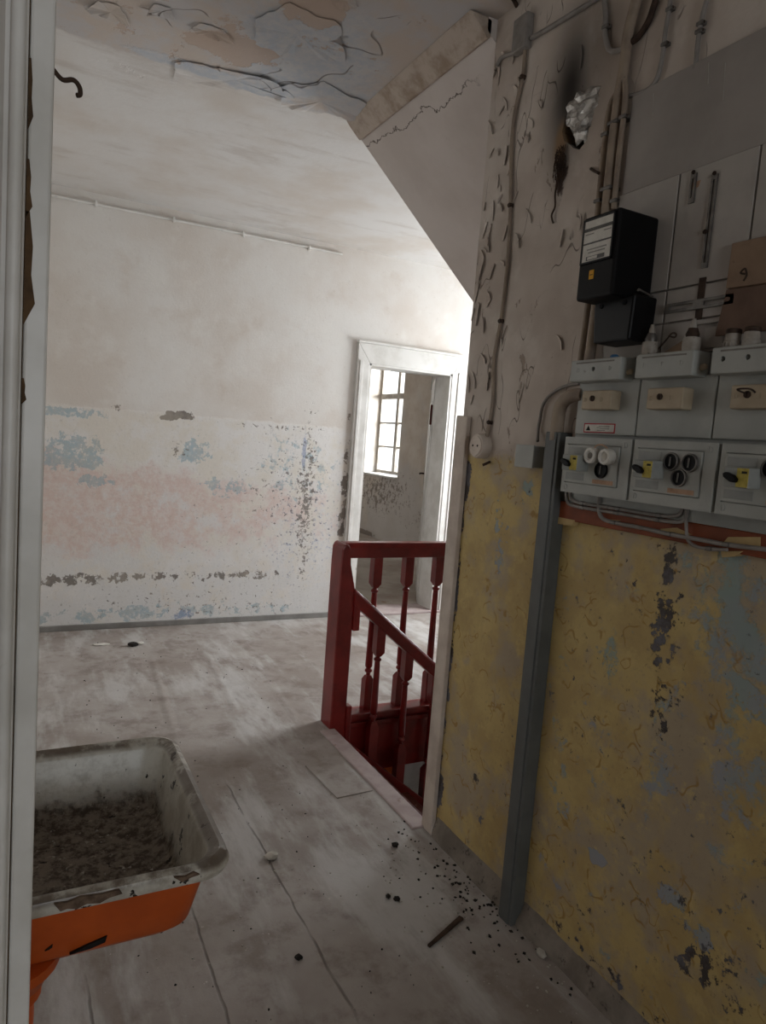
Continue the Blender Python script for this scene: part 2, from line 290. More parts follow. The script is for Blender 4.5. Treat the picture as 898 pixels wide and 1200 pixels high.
M['red_brown_lock'] = worn('dark_red_lock', '4a1f18', '38160f', 0.6, 12)
M['room_floor'] = worn('room_floor_dust', 'b9b1a8', '9f9287', 0.75, 2.5, dirt='8d6a52', dirt_amt=0.6)
M['blue'] = worn('blue_plastic', '3b6a94', '2f5a82', 0.4, 20)
def mat_enamel():
    g = Gm('chipped_dirty_enamel'); z = g.z; mid = g.noise(14, 6, 0.7, 3); fine = g.noise(45, 6, 0.75, 6); big = g.noise(6, 4, 0.6, 1)
    c = g.mx(g.ss(mid, 0.4, 0.64), 'c8c4ba', 'a8a093')
    grime = g.ss((z-0.575)*14+(mid-0.5)*2.4, 0.9, 0.1); c = g.mx(grime, c, g.mx(g.ss(fine, 0.42, 0.6), '82766a', '4a3f36'))
    lt = grime*g.ss(g.noise(70, 4, 0.6, 8), 0.62, 0.68); c = g.mx(lt*0.7, c, 'a79f92')
    ch = g.ss(g.noise(24, 5, 0.65, 12), 0.635, 0.655); c = g.mx(ch, c, '1f1814')
    rim = g.ss(z, 0.705, 0.715)*g.ss(big+(fine-0.5)*0.25, 0.42, 0.52)*g.ss(z, 0.745, 0.718); c = g.mx(rim*0.75, c, '4e3a2b')
    return g.done(c, g.mx(grime, (0.3,)*3+(1,), (0.85,)*3+(1,)), fine*0.3-ch+grime*mid, 0.4, 0.004, spec=0.4)
M['enamel'] = mat_enamel()
def mat_glass():
    g = Gm('window_glass'); t = g.t; tr = t.nodes.new('ShaderNodeBsdfTransparent'); gl = t.nodes.new('ShaderNodeBsdfGlossy'); gl.inputs['Roughness'].default_value = 0.03
    ms = t.nodes.new('ShaderNodeMixShader'); ms.inputs[0].default_value = 0.05
    t.links.new(tr.outputs[0], ms.inputs[1]); t.links.new(gl.outputs[0], ms.inputs[2])
    t.links.new(ms.outputs[0], t.nodes['Material Output'].inputs[0]); return g.mat
M['glass'] = mat_glass()

# ---------------------------------------------------------------- mesh helpers
ORI = {}
class MB:
    def __init__(s): s.v, s.f = [], []
    def add(s, vs, fs):
        n = len(s.v); s.v += [Vector(p) for p in vs]; s.f += [tuple(n+i for i in f) for f in fs]; return s
    def box(s, x0, x1, y0, y1, z0, z1):
        x0, x1 = sorted((x0, x1)); y0, y1 = sorted((y0, y1)); z0, z1 = sorted((z0, z1))
        return s.add([(x0, y0, z0), (x1, y0, z0), (x1, y1, z0), (x0, y1, z0), (x0, y0, z1), (x1, y0, z1), (x1, y1, z1), (x0, y1, z1)],
                     [(3, 2, 1, 0), (4, 5, 6, 7), (0, 1, 5, 4), (1, 2, 6, 5), (2, 3, 7, 6), (3, 0, 4, 7)])
    def prism(s, pts, ax, a, b):
        # pts: 2-D outline in the two other axes (in xyz order), extruded along ax from a to b
        def mk(p, t):
            q = list(p); q.insert(ax, t); return q
        n = len(pts); vs = [mk(p, a) for p in pts]+[mk(p, b) for p in pts]
        fs = [tuple(range(n-1, -1, -1)), tuple(range(n, 2*n))]+[(i, (i+1) % n, n+(i+1) % n, n+i) for i in range(n)]
        return s.add(vs, fs)
    def tube(s, path, r, seg=8):
        path = [Vector(p) for p in path]; n = len(path); rings = []
        nrm = None
        for i, p in enumerate(path):
            t = (path[min(i+1, n-1)]-path[max(i-1, 0)]).normalized()
            if nrm is None:
                nrm = t.orthogonal().normalized()
            else:
                nrm = (nrm-t*nrm.dot(t)); nrm = nrm.normalized() if nrm.length > 1e-6 else t.orthogonal().normalized()
            bn = t.cross(nrm); rr = r[i] if isinstance(r, (list, tuple)) else r
            rings.append([p+(nrm*math.cos(k*2*math.pi/seg)+bn*math.sin(k*2*math.pi/seg))*rr for k in range(seg)])
        vs = [q for rg in rings for q in rg]; fs = []
        for i in range(n-1):
            for k in range(seg):
                fs.append((i*seg+k, i*seg+(k+1) % seg, (i+1)*seg+(k+1) % seg, (i+1)*seg+k))
        fs += [tuple(range(seg-1, -1, -1)), tuple((n-1)*seg+k for k in range(seg))]
        return s.add(vs, fs)
    def lathe(s, prof, o, axis=(0, 0, 1), seg=16, rot=0.0):
        o = Vector(o); a = Vector(axis).normalized(); e = a.orthogonal().normalized(); f = a.cross(e)
        vs = []; n = len(prof)
        for r, h in prof:
            for k in range(seg):
                t = k*2*math.pi/seg+rot; vs.append(o+a*h+(e*math.cos(t)+f*math.sin(t))*max(r, 1e-4))
        fs = [(i*seg+k, i*seg+(k+1) % seg, (i+1)*seg+(k+1) % seg, (i+1)*seg+k) for i in range(n-1) for k in range(seg)]
        fs += [tuple(range(seg-1, -1, -1)), tuple((n-1)*seg+k for k in range(seg))]
        return s.add(vs, fs)
    def build(s, name, mat, parent=None, smooth=False, bevel=0.0, seg=2, origin=None):
        if parent is not None: o = ORI[parent.name]
        elif origin is not None: o = Vector(origin)
        else:
            lo = [min(v[i] for v in s.v) for i in range(3)]; hi = [max(v[i] for v in s.v) for i in range(3)]
            o = Vector(((lo[0]+hi[0])/2, (lo[1]+hi[1])/2, lo[2]))
        me = bpy.data.meshes.new(name); me.from_pydata([v-o for v in s.v], [], s.f); me.update()
        bm = bmesh.new(); bm.from_mesh(me); bmesh.ops.recalc_face_normals(bm, faces=bm.faces); bm.to_mesh(me); bm.free()
        me.materials.append(M[mat] if isinstance(mat, str) else mat)
        if smooth:
            for p in me.polygons: p.use_smooth = True
            me.set_sharp_from_angle(angle=math.radians(40))
        ob = bpy.data.objects.new(name, me); COL.objects.link(ob)
        if parent is None: ob.location = o
        else: ob.parent = parent
        ORI[ob.name] = o
        if bevel:
            b = ob.modifiers.new('bevel', 'BEVEL'); b.width = bevel; b.segments = seg; b.limit_method = 'ANGLE'
        return ob
def curve(pts, n=6):
    pts = [Vector(p) for p in pts]; out = []
    for i in range(len(pts)-1):
        a, b, c, d = pts[max(i-1, 0)], pts[i], pts[i+1], pts[min(i+2, len(pts)-1)]
        for k in range(n):
            t = k/n; out.append(0.5*((2*b)+(c-a)*t+(2*a-5*b+4*c-d)*t*t+(3*b-a-3*c+d)*t**3))
    out.append(pts[-1]); return out
def tag(o, label, cat, group=None):
    o['label'] = label; o['category'] = cat
    if group: o['group'] = group
    return o
def struct(o, label=None):
    o['kind'] = 'structure'
    if label: o['label'] = label
    return o
def thing(name, label, cat, loc, group=None):
    o = bpy.data.objects.new(name, None); COL.objects.link(o); o.location = loc; o.empty_display_size = 0.05
    ORI[o.name] = Vector(loc); return tag(o, label, cat, group)
def B(x0, x1, y0, y1, z0, z1): return MB().box(x0, x1, y0, y1, z0, z1)
def cutwall(ob, cutters):
    for c in cutters:
        m = ob.modifiers.new('cut', 'BOOLEAN'); m.operation = 'DIFFERENCE'; m.object = c; m.solver = 'EXACT'
    bpy.context.view_layer.update()
    me = bpy.data.meshes.new_from_object(ob.evaluated_get(bpy.context.evaluated_depsgraph_get()))
    ob.modifiers.clear(); ob.data = me
    for c in cutters: bpy.data.objects.remove(c)

# ================================================================ the setting
fl = MB(); fl.box(-1.7, 1.45, -2.6, YF, -0.22, 0); fl.box(1.45, 4.7, 3.25, YF, -0.22, 0); fl.box(2.53, 3.34, YF, 5.46, -0.22, 0)
struct(fl.build('floor', 'floor'), 'worn dusty linoleum floor of the hall')
struct(B(-1.7, 4.7, -2.6, YF, ZC, ZC+0.15).build('ceiling', 'ceiling'), 'flaking grey and cream painted ceiling')
# far wall with door opening
fwm = MB(); fwm.box(-1.7, 2.53, YF, 5.46, 0, ZC); fwm.box(3.34, 4.7, YF, 5.46, 0, ZC); fwm.box(2.53, 3.34, YF, 5.46, 2.12, ZC)
struct(fwm.build('wall_far', 'far'), 'patchy whitewashed far wall with pink and blue old paint')
# meter wall, broken hole in it
wr = B(X0, 1.58, -2.6, YC, -0.0, ZC).build('wall_right', 'yellow')
hc = []
for i in range(14):
    t = i*2*math.pi/14; k = 1+0.16*math.sin(3*t+1)+random.uniform(-0.08, 0.08)
    hc.append((1.712+0.066*k*math.cos(t), 2.487+0.078*k*math.sin(t)))
cut = MB().prism(hc, 0, 1.40, 1.56).build('cutter', 'dark')
cutwall(wr, [cut]); struct(wr, 'meter wall, peeling yellow below and flaking white above')
struct(B(1.555, 1.565, 1.6, 1.83, 2.36, 2.62).build('back_of_hole', 'soot', wr), None)  # dark sheet: soot together with the recess's shade in one colour
wl = MB(); wl.box(-0.37, -0.25, 0.86, 2.9, 0, ZC); wl.box(-0.37, -0.25, 4.0, YF, 0, ZC); wl.box(-0.37, -0.25, 2.9, 4.0, 0, 1.0); wl.box(-0.37, -0.25, 2.9, 4.0, 2.4, ZC)
struct(wl.build('wall_left', 'far_plain'), 'plain plastered side wall behind the sink')
pw = MB(); pw.box(-1.7, -0.005, 0.75, 0.86, 0, ZC)
struct(pw.build('wall_partition', 'dull'), 'plaster partition beside the near door casing')
ws = B(X0+0.12, 4.7, YC-0.12, YC, -2.7, ZC).build('wall_stair', 'dull'); struct(ws, 'plastered stairwell side wall')
struct(B(-1.82, -1.7, -2.6, 0.75, 0, ZC).build('wall_entry', 'dull'), 'side wall of the entry room')
bw = MB(); bw.box(-1.7, -0.4, -2.72, -2.6, 0, ZC); bw.box(0.8, 1.58, -2.72, -2.6, 0, ZC); bw.box(-0.4, 0.8, -2.72, -2.6, 0, 1.0); bw.box(-0.4, 0.8, -2.72, -2.6, 2.4, ZC)
struct(bw.build('wall_back', 'dull'), 'entry room wall with a window opening')
ew = MB(); ew.box(4.6, 4.72, YC, 3.7, -0.6, ZC); ew.box(4.6, 4.72, YC, 3.7, -2.7, -1.8); ew.box(4.6, 4.72, YC, 2.45, -1.8, -0.6); ew.box(4.6, 4.72, 3.35, 3.7, -1.8, -0.6); ew.box(4.6, 4.72, 4.9, 5.46, 0, ZC); ew.box(4.6, 4.72, 3.7, 4.9, -0.22, 0.95); ew.box(4.6, 4.72, 3.7, 4.9, 2.55, ZC)
struct(ew.build('wall_end', 'dull'), 'end wall of the landing with a window opening')
def window(name, x, y0, y1, z0, z1, rows, trans, label, axis='x'):
    w = 0.045
    def B(*a): return MB().box(*(a if axis == 'x' else (a[2], a[3], a[0], a[1], a[4], a[5])))
    f = MB()
    for k in ((x, x+0.06, y0, y0+w, z0, z1), (x, x+0.06, y1-w, y1, z0, z1), (x, x+0.06, y0+w, y1-w, z0, z0+w), (x, x+0.06, y0+w, y1-w, z1-w, z1)):
        bb_ = B(*k); f.add(bb_.v, bb_.f)
    root = f.build(name, 'frame_wood'); struct(root, label)
    def part(n, mb, mt): 
        o = mb.build(n, mt, root); return o
    ym = (y0+y1)/2
    part('mullion', B(x-0.012, x+0.05, ym-0.04, ym+0.04, z0+w, z1-w), 'frame_wood')
    part('transom', B(x-0.016, x+0.055, y0+w, y1-w, trans-0.04, trans+0.04), 'frame_wood')
    zs = [z0+w+(trans-0.04-z0-w)*i/rows for i in range(rows+1)]
    for i in range(1, rows): part('glazing_bar', B(x+0.005, x+0.04, y0+w, y1-w, zs[i]-0.013, zs[i]+0.013), 'frame_wood')
    for (a, b) in ((y0+w, ym-0.04), (ym+0.04, y1-w)):
        for i in range(rows): part('pane', B(x+0.02, x+0.024, a, b, zs[i]+(0.013 if i else 0), zs[i+1]-(0.013 if i < rows-1 else 0)), 'glass')
        part('pane', B(x+0.02, x+0.024, a, b, trans+0.04, z1-w), 'glass')
    return root
window('window_4_added', 4.64, 2.45, 3.35, -1.8, -0.6, 2, -0.95, 'added white casement window, out of view, lighting the storey below the stairs')  # added opening, lets sky light into the storey below
window('window_3_added', -0.36, 2.9, 4.0, 1.0, 2.4, 2, 1.95, 'added white casement window, out of view, lighting the hall from the side wall beyond the sink')  # added opening for side light on the meter wall and soffit
window('window_1', 4.64, 3.7, 4.9, 0.95, 2.55, 3, 2.05, 'white casement window at the end of the landing')
# room beyond the far door
struct(B(0.9, 5.3, 5.46, 10.8, -0.22, 0).build('floor', 'room_floor'), 'dusty floor of the room beyond the far door')
struct(B(0.9, 5.3, 5.46, 10.8, ZC, ZC+0.1).build('ceiling', 'room'), 'ceiling of the room beyond the far door')
rw = MB(); XW = 4.9
rw.box(XW, 5.3, 5.46, 8.94, 0, ZC); rw.box(XW, 5.3, 10.17, 10.8, 0, ZC); rw.box(XW, 5.3, 8.94, 10.17, 0, 0.97); rw.box(XW, 5.3, 8.94, 10.17, 2.68, ZC)
struct(rw.build('wall_room_right', 'room'), 'stained plaster wall with the window seen through the doorway')
rb_ = MB(); rb_.box(0.9, 2.2, 10.8, 10.92, 0, ZC); rb_.box(3.6, 5.3, 10.8, 10.92, 0, ZC); rb_.box(2.2, 3.6, 10.8, 10.92, 0, 0.97); rb_.box(2.2, 3.6, 10.8, 10.92, 2.68, ZC)
window('window_5_added', 10.84, 2.2, 3.6, 0.97, 2.68, 3, 2.2, 'added casement window, out of view, lighting the far room from its back wall', 'y')  # added opening, brightens the wall around window_2
struct(rb_.build('wall_room_back', 'room'), 'back wall of the room beyond the far door')
struct(B(0.78, 0.9, 5.46, 10.8, 0, ZC).build('wall_room_left', 'room'), 'left wall of the room beyond the far door')
w2 = window('window_2', 5.16, 8.94, 10.17, 0.99, 2.68, 3, 2.2, 'tall white casement window seen through the far doorway')
B(4.84, 5.17, 8.9, 10.2, 0.955, 0.985).build('window_sill', 'white_wood', w2, bevel=0.005)
# far door casing
tr = MB(); yo = YF-0.03
def casing(name, x0, x1, zt, w, mat):
    root = MB().prism([(x0, 0), (x0+w, 0), (x0+w, zt-w-0.045), (x0, zt)], 1, yo, YF).build(name, mat, bevel=0.004)
    struct(root, 'wide white painted casing of the far doorway')
    MB().prism([(x1-w, 0), (x1, 0), (x1, zt), (x1-w, zt-w-0.045)], 1, yo, YF).build('casing_side', mat, root, bevel=0.004)
    MB().prism([(x0, zt), (x0+w, zt-w-0.045), (x1-w, zt-w-0.045), (x1, zt)], 1, yo, YF).build('casing_head', mat, root, bevel=0.004)
    B(x0-0.01, x1+0.01, yo-0.02, YF, zt, zt+0.018).build('cap_moulding', mat, root, bevel=0.004)
    for a, b in ((x0+0.02, x0+0.05), (x1-0.05, x1-0.02)): B(a, b, yo-0.008, yo+0.001, 0, zt-0.14).build('bead', mat, root, bevel=0.003)
    B(x0+w-0.002, x0+w+0.018, yo+0.005, 5.47, 0, zt-w-0.045).build('jamb', mat, root); B(x1-w-0.018, x1-w+0.002, yo+0.005, 5.47, 0, zt-w-0.045).build('jamb', mat, root)
    B(x0+w, x1-w, yo+0.005, 5.47, zt-w-0.06, zt-w-0.042).build('jamb_head', mat, root)
    return root
casing('trim_1', 2.42, 3.45, 2.278, 0.112, 'white_wood')
struct(B(2.45, 3.42, 5.2, 5.5, 0.0, 0.018).build('trim_4', 'nosing', bevel=0.004), 'low pinkish threshold of the far doorway')
# open door leaf
hx, hy = 3.322, 5.49; an = math.radians(29.2); dv = Vector((math.sin(an), math.cos(an), 0)); nv = Vector((-math.cos(an), math.sin(an), 0))
def leafbox(a0, a1, n0, n1, z0, z1):
    mb = MB(); vs = []
    for z in (z0, z1):
        for a, n in ((a0, n0), (a1, n0), (a1, n1), (a0, n1)):
            p = Vector((hx, hy, 0))+dv*a+nv*n; vs.append((p.x, p.y, z))
    return mb.add(vs, [(3, 2, 1, 0), (4, 5, 6, 7), (0, 1, 5, 4), (1, 2, 6, 5), (2, 3, 7, 6), (3, 0, 4, 7)])
d1 = leafbox(0, 0.79, -0.04, 0.0, 0.012, 2.1).build('door_1', 'white_wood', bevel=0.003); struct(d1, 'white door leaf standing open into the far room')
for z0, z1 in ((0.15, 0.85), (1.0, 1.9)): leafbox(0.1, 0.69, 0.0, 0.008, z0, z1).build('door_panel', 'white_wood', d1, bevel=0.003)
leafbox(0.02, 0.09, 0.0, 0.02, 1.68, 1.86).build('lock_plate', 'red_brown_lock', d1, bevel=0.003)
hd = leafbox(0.70, 0.76, 0.0, 0.008, 1.08, 1.28).build('handle_plate', 'rusty', d1)
p = Vector((hx, hy, 1.2))+dv*0.73
MB().tube([p, p+nv*0.05, p+nv*0.055-dv*0.11], 0.009, 8).build('door_handle', 'rusty', hd, smooth=True)
# corner board at the end of the meter wall
struct(B(X0-0.018, X0+0.1, YC-0.002, YC+0.02, 0.0, 1.615).build('trim_2', 'trim_wood', bevel=0.004), 'dirty white upright board on the meter wall corner')
t2 = [o for o in COL.objects if o.name == 'trim_2'][0]
B(X0-0.02, X0, YC-0.055, YC-0.0, 0.0, 1.612).build('corner_board', 'trim_wood', t2, bevel=0.004)
# near door casing (left edge)
t3 = MB().prism([(-0.075, 0.745), (-0.03, 0.745), (-0.025, 0.735), (-0.018, 0.724), (-0.006, 0.722), (0.0, 0.73), (0.0, 0.752), (-0.075, 0.752)], 2, 0, 2.35).build('trim_3', 'white_wood', smooth=False)
struct(t3, 'white moulded door casing close by the doorway')
MB().tube([(-0.008, 0.722, 0), (-0.008, 0.722, 2.35)], 0.0062, 10).build('bead', 'white_wood', t3, smooth=True)
B(-0.075, -0.03, 0.735, 0.748, 0, 2.35).build('back_band', 'trim_wood', t3, bevel=0.003)
B(0.0012, 0.021, 0.732, 0.862, 0, 2.35).build('jamb', 'white_wood', t3, bevel=0.0025)
B(-0.002, 0.001, 0.738, 0.86, 0, 2.35).build('bare_wood_gap', 'bare_wood', t3)
for zc, hh, ww in ((1.63, 0.05, 0.009), (1.70, 0.025, 0.005), (1.78, 0.03, 0.004), (1.52, 0.012, 0.004)):
    pts = [(0.001, zc-hh), (0.001+ww, zc-hh*0.6), (0.001+ww*0.6, zc-hh*0.1), (0.001+ww*0.7, zc+hh*0.4), (0.001+ww*0.35, zc+hh), (0.001, zc+hh)]
    MB().prism(pts, 1, 0.7308, 0.7325).build('bare_wood_patch', 'bare_wood', t3)
# skirting strips
struct(B(-0.25, 2.415, YF-0.02, YF, 0, 0.04).build('baseboard_far', 'skirting', bevel=0.004), 'grey strip along the foot of the far wall')
bb = MB(); pr = [(X0, 0), (X0-0.035, 0), (X0-0.03, 0.03), (X0-0.012, 0.06), (X0, 0.075)]
n = 40; ys = [0.2+(YC-0.06-0.2)*i/n for i in range(n+1)]
vs = []
for y in ys:
    k = 0.75+0.5*mnoise.noise((y*5, 1.7, 0)); vs += [(X0-(X0-x)*k-0.0, y, z*(0.8+0.5*mnoise.noise((y*7, 9.1, 0)))) for x, z in pr[1:4]]+[(X0+0.002, y, 0.08)]
fs = [(i*4+j, i*4+j+1, i*4+5+j, i*4+4+j) for i in range(n) for j in range(3)]
bb.add(vs, fs); struct(bb.build('baseboard_right', 'plinth', smooth=True), 'crumbling plaster skirting at the foot of the meter wall')
# upper stair flight: soffit slab and header
uf = thing('staircase', 'upper stair flight with smooth grey plastered underside above the red railing', 'staircase', (3.0, 2.72, 1.2))
sl = 0.9
MB().prism([(1.42, 2.955), (3.5, 2.955-sl*2.08), (4.598, 2.955-sl*2.08), (4.598, 1.33), (3.6, 1.33), (1.75, ZC-0.002), (1.42, ZC-0.002)], 1, YC, 3.25).build('soffit', 'soffit', uf)
MB().prism([(1.345, ZC), (1.37, 2.975), (1.425, 2.925), (1.445, 2.94), (1.445, ZC)], 1, YC, 3.245).build('header', 'header', uf, bevel=0.01)
for i in range(9):
    x = 1.86+i*0.193; z = ZC-0.174*(i+1); B(x-0.22, x+0.03, YC+0.02, 3.23, z-0.03, z).build('tread', 'tread', uf)
# lower storey glimpsed through the stairwell
struct(B(1.33, 4.7, YC-0.12, 5.3, -2.8, -2.7).build('floor', 'floor'), 'floor of the storey below')
struct(B(1.33, 4.7, 3.72, 3.8, -2.7, -0.22).build('wall_below', 'white_wood'), 'white painted wall of the storey below')
struct(B(1.33, 1.45, YC-0.12, 3.72, -2.7, -0.22).build('wall_below', 'dull'), 'side wall under the hall floor')
tag(B(1.93, 2.17, 3.70, 3.72, -0.62, -0.42).build('painted_board', 'orange', bevel=0.003), 'small orange board on the white wall below the stairs', 'board')

# ================================================================ lower staircase and red railing
ls = thing('staircase', 'dark red wooden flight going down behind the red newel', 'staircase', (2.6, 2.7, -2.7))
for i in range(11):
    x = 1.46+0.225*(i+1); z = -0.03-0.185*(i+1)
    B(x-0.225, x+0.02, YC+0.001, 3.12, z-0.035, z).build('tread', 'tread', ls, bevel=0.006)
    B(x-0.225, x-0.205, YC+0.001, 3.12, z, z+0.155).build('riser', 'red', ls)
MB().prism([(1.5, -0.03), (4.0, -0.03-0.81*2.5), (4.0, -0.35-0.81*2.5), (1.5, -0.35)], 1, 3.125, 3.165).build('stringer', 'red', ls, bevel=0.004)
MB().prism([(1.5, -0.03), (4.0, -0.03-0.81*2.5), (4.0, -0.35-0.81*2.5), (1.5, -0.35)], 1, YC, YC+0.03).build('stringer', 'red', ls, bevel=0.004)
nz = B(1.392, 1.475, YC+0.002, 3.15, -0.03, 0.008).build('nosing', 'nosing', ls, bevel=0.006)
rl = thing('stair_railing', 'oxblood red wooden stair railing with turned balusters around the stairwell', 'railing', (1.49, 3.22, 0.0))
MB().prism([(1.45, -0.3), (1.535, -0.3), (1.535, 0.74), (1.503, 0.865), (1.498, 0.94), (1.49, 0.962), (1.475, 0.972), (1.46, 0.966), (1.449, 0.945), (1.447, 0.88)], 1, 3.15, 3.285).build('newel_post', 'red', rl, bevel=0.008)
up = MB().prism([(3.215, 0.885), (3.295, 0.885), (3.298, 0.94), (3.285, 0.966), (3.225, 0.966), (3.212, 0.94)], 0, 1.492, 4.6); up.build('upper_rail', 'red', rl, bevel=0.006)
rz = lambda x: 0.732-(x-1.544)*0.825
MB().add([(x, y, rz(x)-d) for x in (1.53, 3.9) for y, d in ((3.135, 0.085), (3.195, 0.085), (3.2, 0.02), (3.185, 0.0), (3.145, 0.0), (3.13, 0.02))],
         [(5, 4, 3, 2, 1, 0), (6, 7, 8, 9, 10, 11)]+[(i, (i+1) % 6, 6+(i+1) % 6, 6+i) for i in range(6)]).build('handrail', 'red', rl, bevel=0.005)
B(1.533, 1.57, 3.14, 3.19, 0.52, 0.68).build('half_baluster', 'red', rl, bevel=0.005)
B(1.533, 1.562, 3.14, 3.19, -0.2, 0.12).build('half_baluster', 'red', rl, bevel=0.005)
def baluster(top, tb, sh, bot, skew=0.0):
    mb = MB(); h = 0.025
    def sq(z, k, z2=None): return [(-k, -k, z), (k, -k, z), (k, k, z), (-k, k, z)]
    rings = [sq(top, h), sq(top-tb, h), sq(top-tb-0.022, 0.013)]
    vs = [p for r in rings for p in r]; n = len(rings)
    if skew: vs[0:4] = [(x, y, z-x*0.825) for x, y, z in vs[0:4]]
    mb.add(vs, [(0, 1, 2, 3), (8, 11, 10, 9)]+[(i*4+k, i*4+(k+1) % 4, i*4+4+(k+1) % 4, i*4+4+k) for i in range(2) for k in range(4)])
    z1 = top-tb-0.02; z2 = bot+sh
    mb.lathe([(0.012, z1), (0.0125, z1-0.008), (0.02, z1-0.014), (0.021, z1-0.022), (0.0145, z1-0.03), (0.0155, z1-0.06), (0.0195, z2+0.09), (0.02, z2+0.05), (0.013, z2+0.04), (0.0205, z2+0.03), (0.0205, z2+0.022), (0.012, z2+0.014), (0.012, z2)][::-1], (0, 0, 0), seg=14)
    rings = [sq(bot, h), sq(bot+sh-0.025, h), sq(bot+sh, 0.013)]; vs = [p for r in rings for p in r]
    mb.add(vs, [(3, 2, 1, 0), (8, 9, 10, 11)]+[(i*4+k, i*4+(k+1) % 4, i*4+4+(k+1) % 4, i*4+4+k) for i in range(2) for k in range(4)])
    return mb
def place(mb, name, mat, parent, pts):
    o0 = None
    for p in pts:
        if o0 is None:
            keep = ORI[parent.name]; ORI[parent.name] = Vector((0, 0, 0)); o0 = mb.build(name, mat, parent, smooth=True); ORI[parent.name] = keep; o = o0
        else: o = o0.copy(); COL.objects.link(o); o.parent = parent
        o.location = Vector(p)-ORI[parent.name]; ORI[o.name] = ORI[parent.name]
place(baluster(0.89, 0.15, 0.19, 0.045), 'baluster', 'red', rl, [(1.70+0.193*i, 3.255, 0) for i in range(15)])
place(baluster(0.0, 0.15, 0.3, -0.83, 1), 'baluster', 'red', rl, [(1.703+0.182*i, 3.165, rz(1.703+0.182*i)-0.06) for i in range(10)])
B(1.5, 4.6, 3.19, 3.30, 0.012, 0.048).build('base_rail', 'red', rl, bevel=0.008)
B(1.5, 4.6, 3.225, 3.25, -0.30, 0.012).build('fascia', 'red', rl, bevel=0.003)
B(1.5, 4.6, 3.21, 3.23, -0.035, -0.008).build('fascia_bead', 'red', rl, bevel=0.005)

# ================================================================ sink
def rrect(x0, x1, y0, y1, r, n=6):
    pts = []
    for cx, cy, a in ((x1-r, y1-r, 0), (x0+r, y1-r, 90), (x0+r, y0+r, 180), (x1-r, y0+r, 270)):
        for k in range(n+1):
            t = math.radians(a+90*k/n); pts.append((cx+r*math.cos(t), cy+r*math.sin(t)))
    return pts
def loops(mb, ls, cap0=False, cap1=False):
    n = len(ls[0]); base = len(mb.v); vs = [p for l in ls for p in l]
    fs = [(i*n+k, i*n+(k+1) % n, (i+1)*n+(k+1) % n, (i+1)*n+k) for i in range(len(ls)-1) for k in range(n)]
    if cap0: fs.append(tuple(range(n-1, -1, -1)))
    if cap1: fs.append(tuple((len(ls)-1)*n+k for k in range(n)))
    return mb.add(vs, fs)
sk = thing('sink', 'old wall-hung enamel sink, dirty white inside and orange outside', 'sink', (0.05, 1.45, 0.0))
ox0, ox1, oy0, oy1 = -0.248, 0.365, 1.165, 1.745
L = lambda d, z, r: [(x, y, z) for x, y in rrect(ox0+d, ox1-d, oy0+d, oy1-d, r)]
mb = MB()
loops(mb, [L(0.012, 0.690, 0.06), L(0.0, 0.693, 0.06), L(-0.003, 0.703, 0.06), L(0.002, 0.716, 0.06), L(0.014, 0.722, 0.055), L(0.024, 0.716, 0.05), L(0.03, 0.712, 0.05), L(0.036, 0.70, 0.05), L(0.05, 0.63, 0.05), L(0.062, 0.585, 0.05), L(0.09, 0.572, 0.045), L(0.18, 0.568, 0.03)], cap1=True)
mb.build('bowl', 'enamel', sk, smooth=True)
mb = MB()
LS = lambda d, z, r: [(x, y, z) for x, y in rrect(ox0+0.02, ox1-d, oy0+d, oy1-d, r)]
loops(mb, [LS(0.013, 0.70, 0.055), LS(0.03, 0.688, 0.05), LS(0.045, 0.62, 0.05), LS(0.055, 0.575, 0.05), LS(0.075, 0.556, 0.045), LS(0.12, 0.55, 0.04)], cap1=True)
sh = mb.build('outer_shell', 'orange', sk, smooth=True)
ox, oy = 0.0, 1.285
MB().lathe([(0.03, 0.62-0.06), (0.085, 0.553), (0.085, 0.535), (0.07, 0.52), (0.062, 0.50), (0.05, 0.495)], (ox, oy, 0), seg=24).build('drain_cup', 'orange', sk, smooth=True)
MB().lathe([(0.05, 0.498), (0.056, 0.49), (0.056, 0.475), (0.05, 0.468)], (ox, oy, 0), seg=24).build('pipe_collar', 'orange', sk, smooth=True)
MB().tube(curve([(ox, oy, 0.475), (ox, oy, 0.40), (ox-0.02, oy, 0.33), (ox-0.09, oy, 0.28), (ox-0.16, oy, 0.28), (ox-0.27, oy, 0.28)]), 0.043, 16).build('waste_pipe', 'orange', sk, smooth=True)
for (x, z, w, h) in ((0.125, 0.588, 0.03, 0.009), (0.062, 0.602, 0.006, 0.005)):
    pts = [(x-w, z-h), (x-w*0.2, z-h*0.1), (x+w, z+h), (x+w*0.9, z-h*0.2), (x+w*0.1, z-h*0.8)]
    MB().prism(pts, 1, oy0+0.0465, oy0+0.06).build('paint_chip', 'dark', sk)
MB().prism([(0.065, 0.714), (0.085, 0.712), (0.105, 0.716), (0.135, 0.713), (0.165, 0.714), (0.17, 0.706), (0.15, 0.704), (0.135, 0.698), (0.115, 0.702), (0.1, 0.697), (0.085, 0.701), (0.075, 0.699)], 1, oy0-0.0045, oy0+0.012).build('rim_chip', 'rim_rust', sk)
MB().prism([(0.255, 0.715), (0.275, 0.712), (0.29, 0.716), (0.30, 0.71), (0.285, 0.708), (0.27, 0.703)], 1, oy0-0.0045, oy0+0.012).build('rim_chip', 'rim_rust', sk)
g = MB(); rnd = random.Random(3)
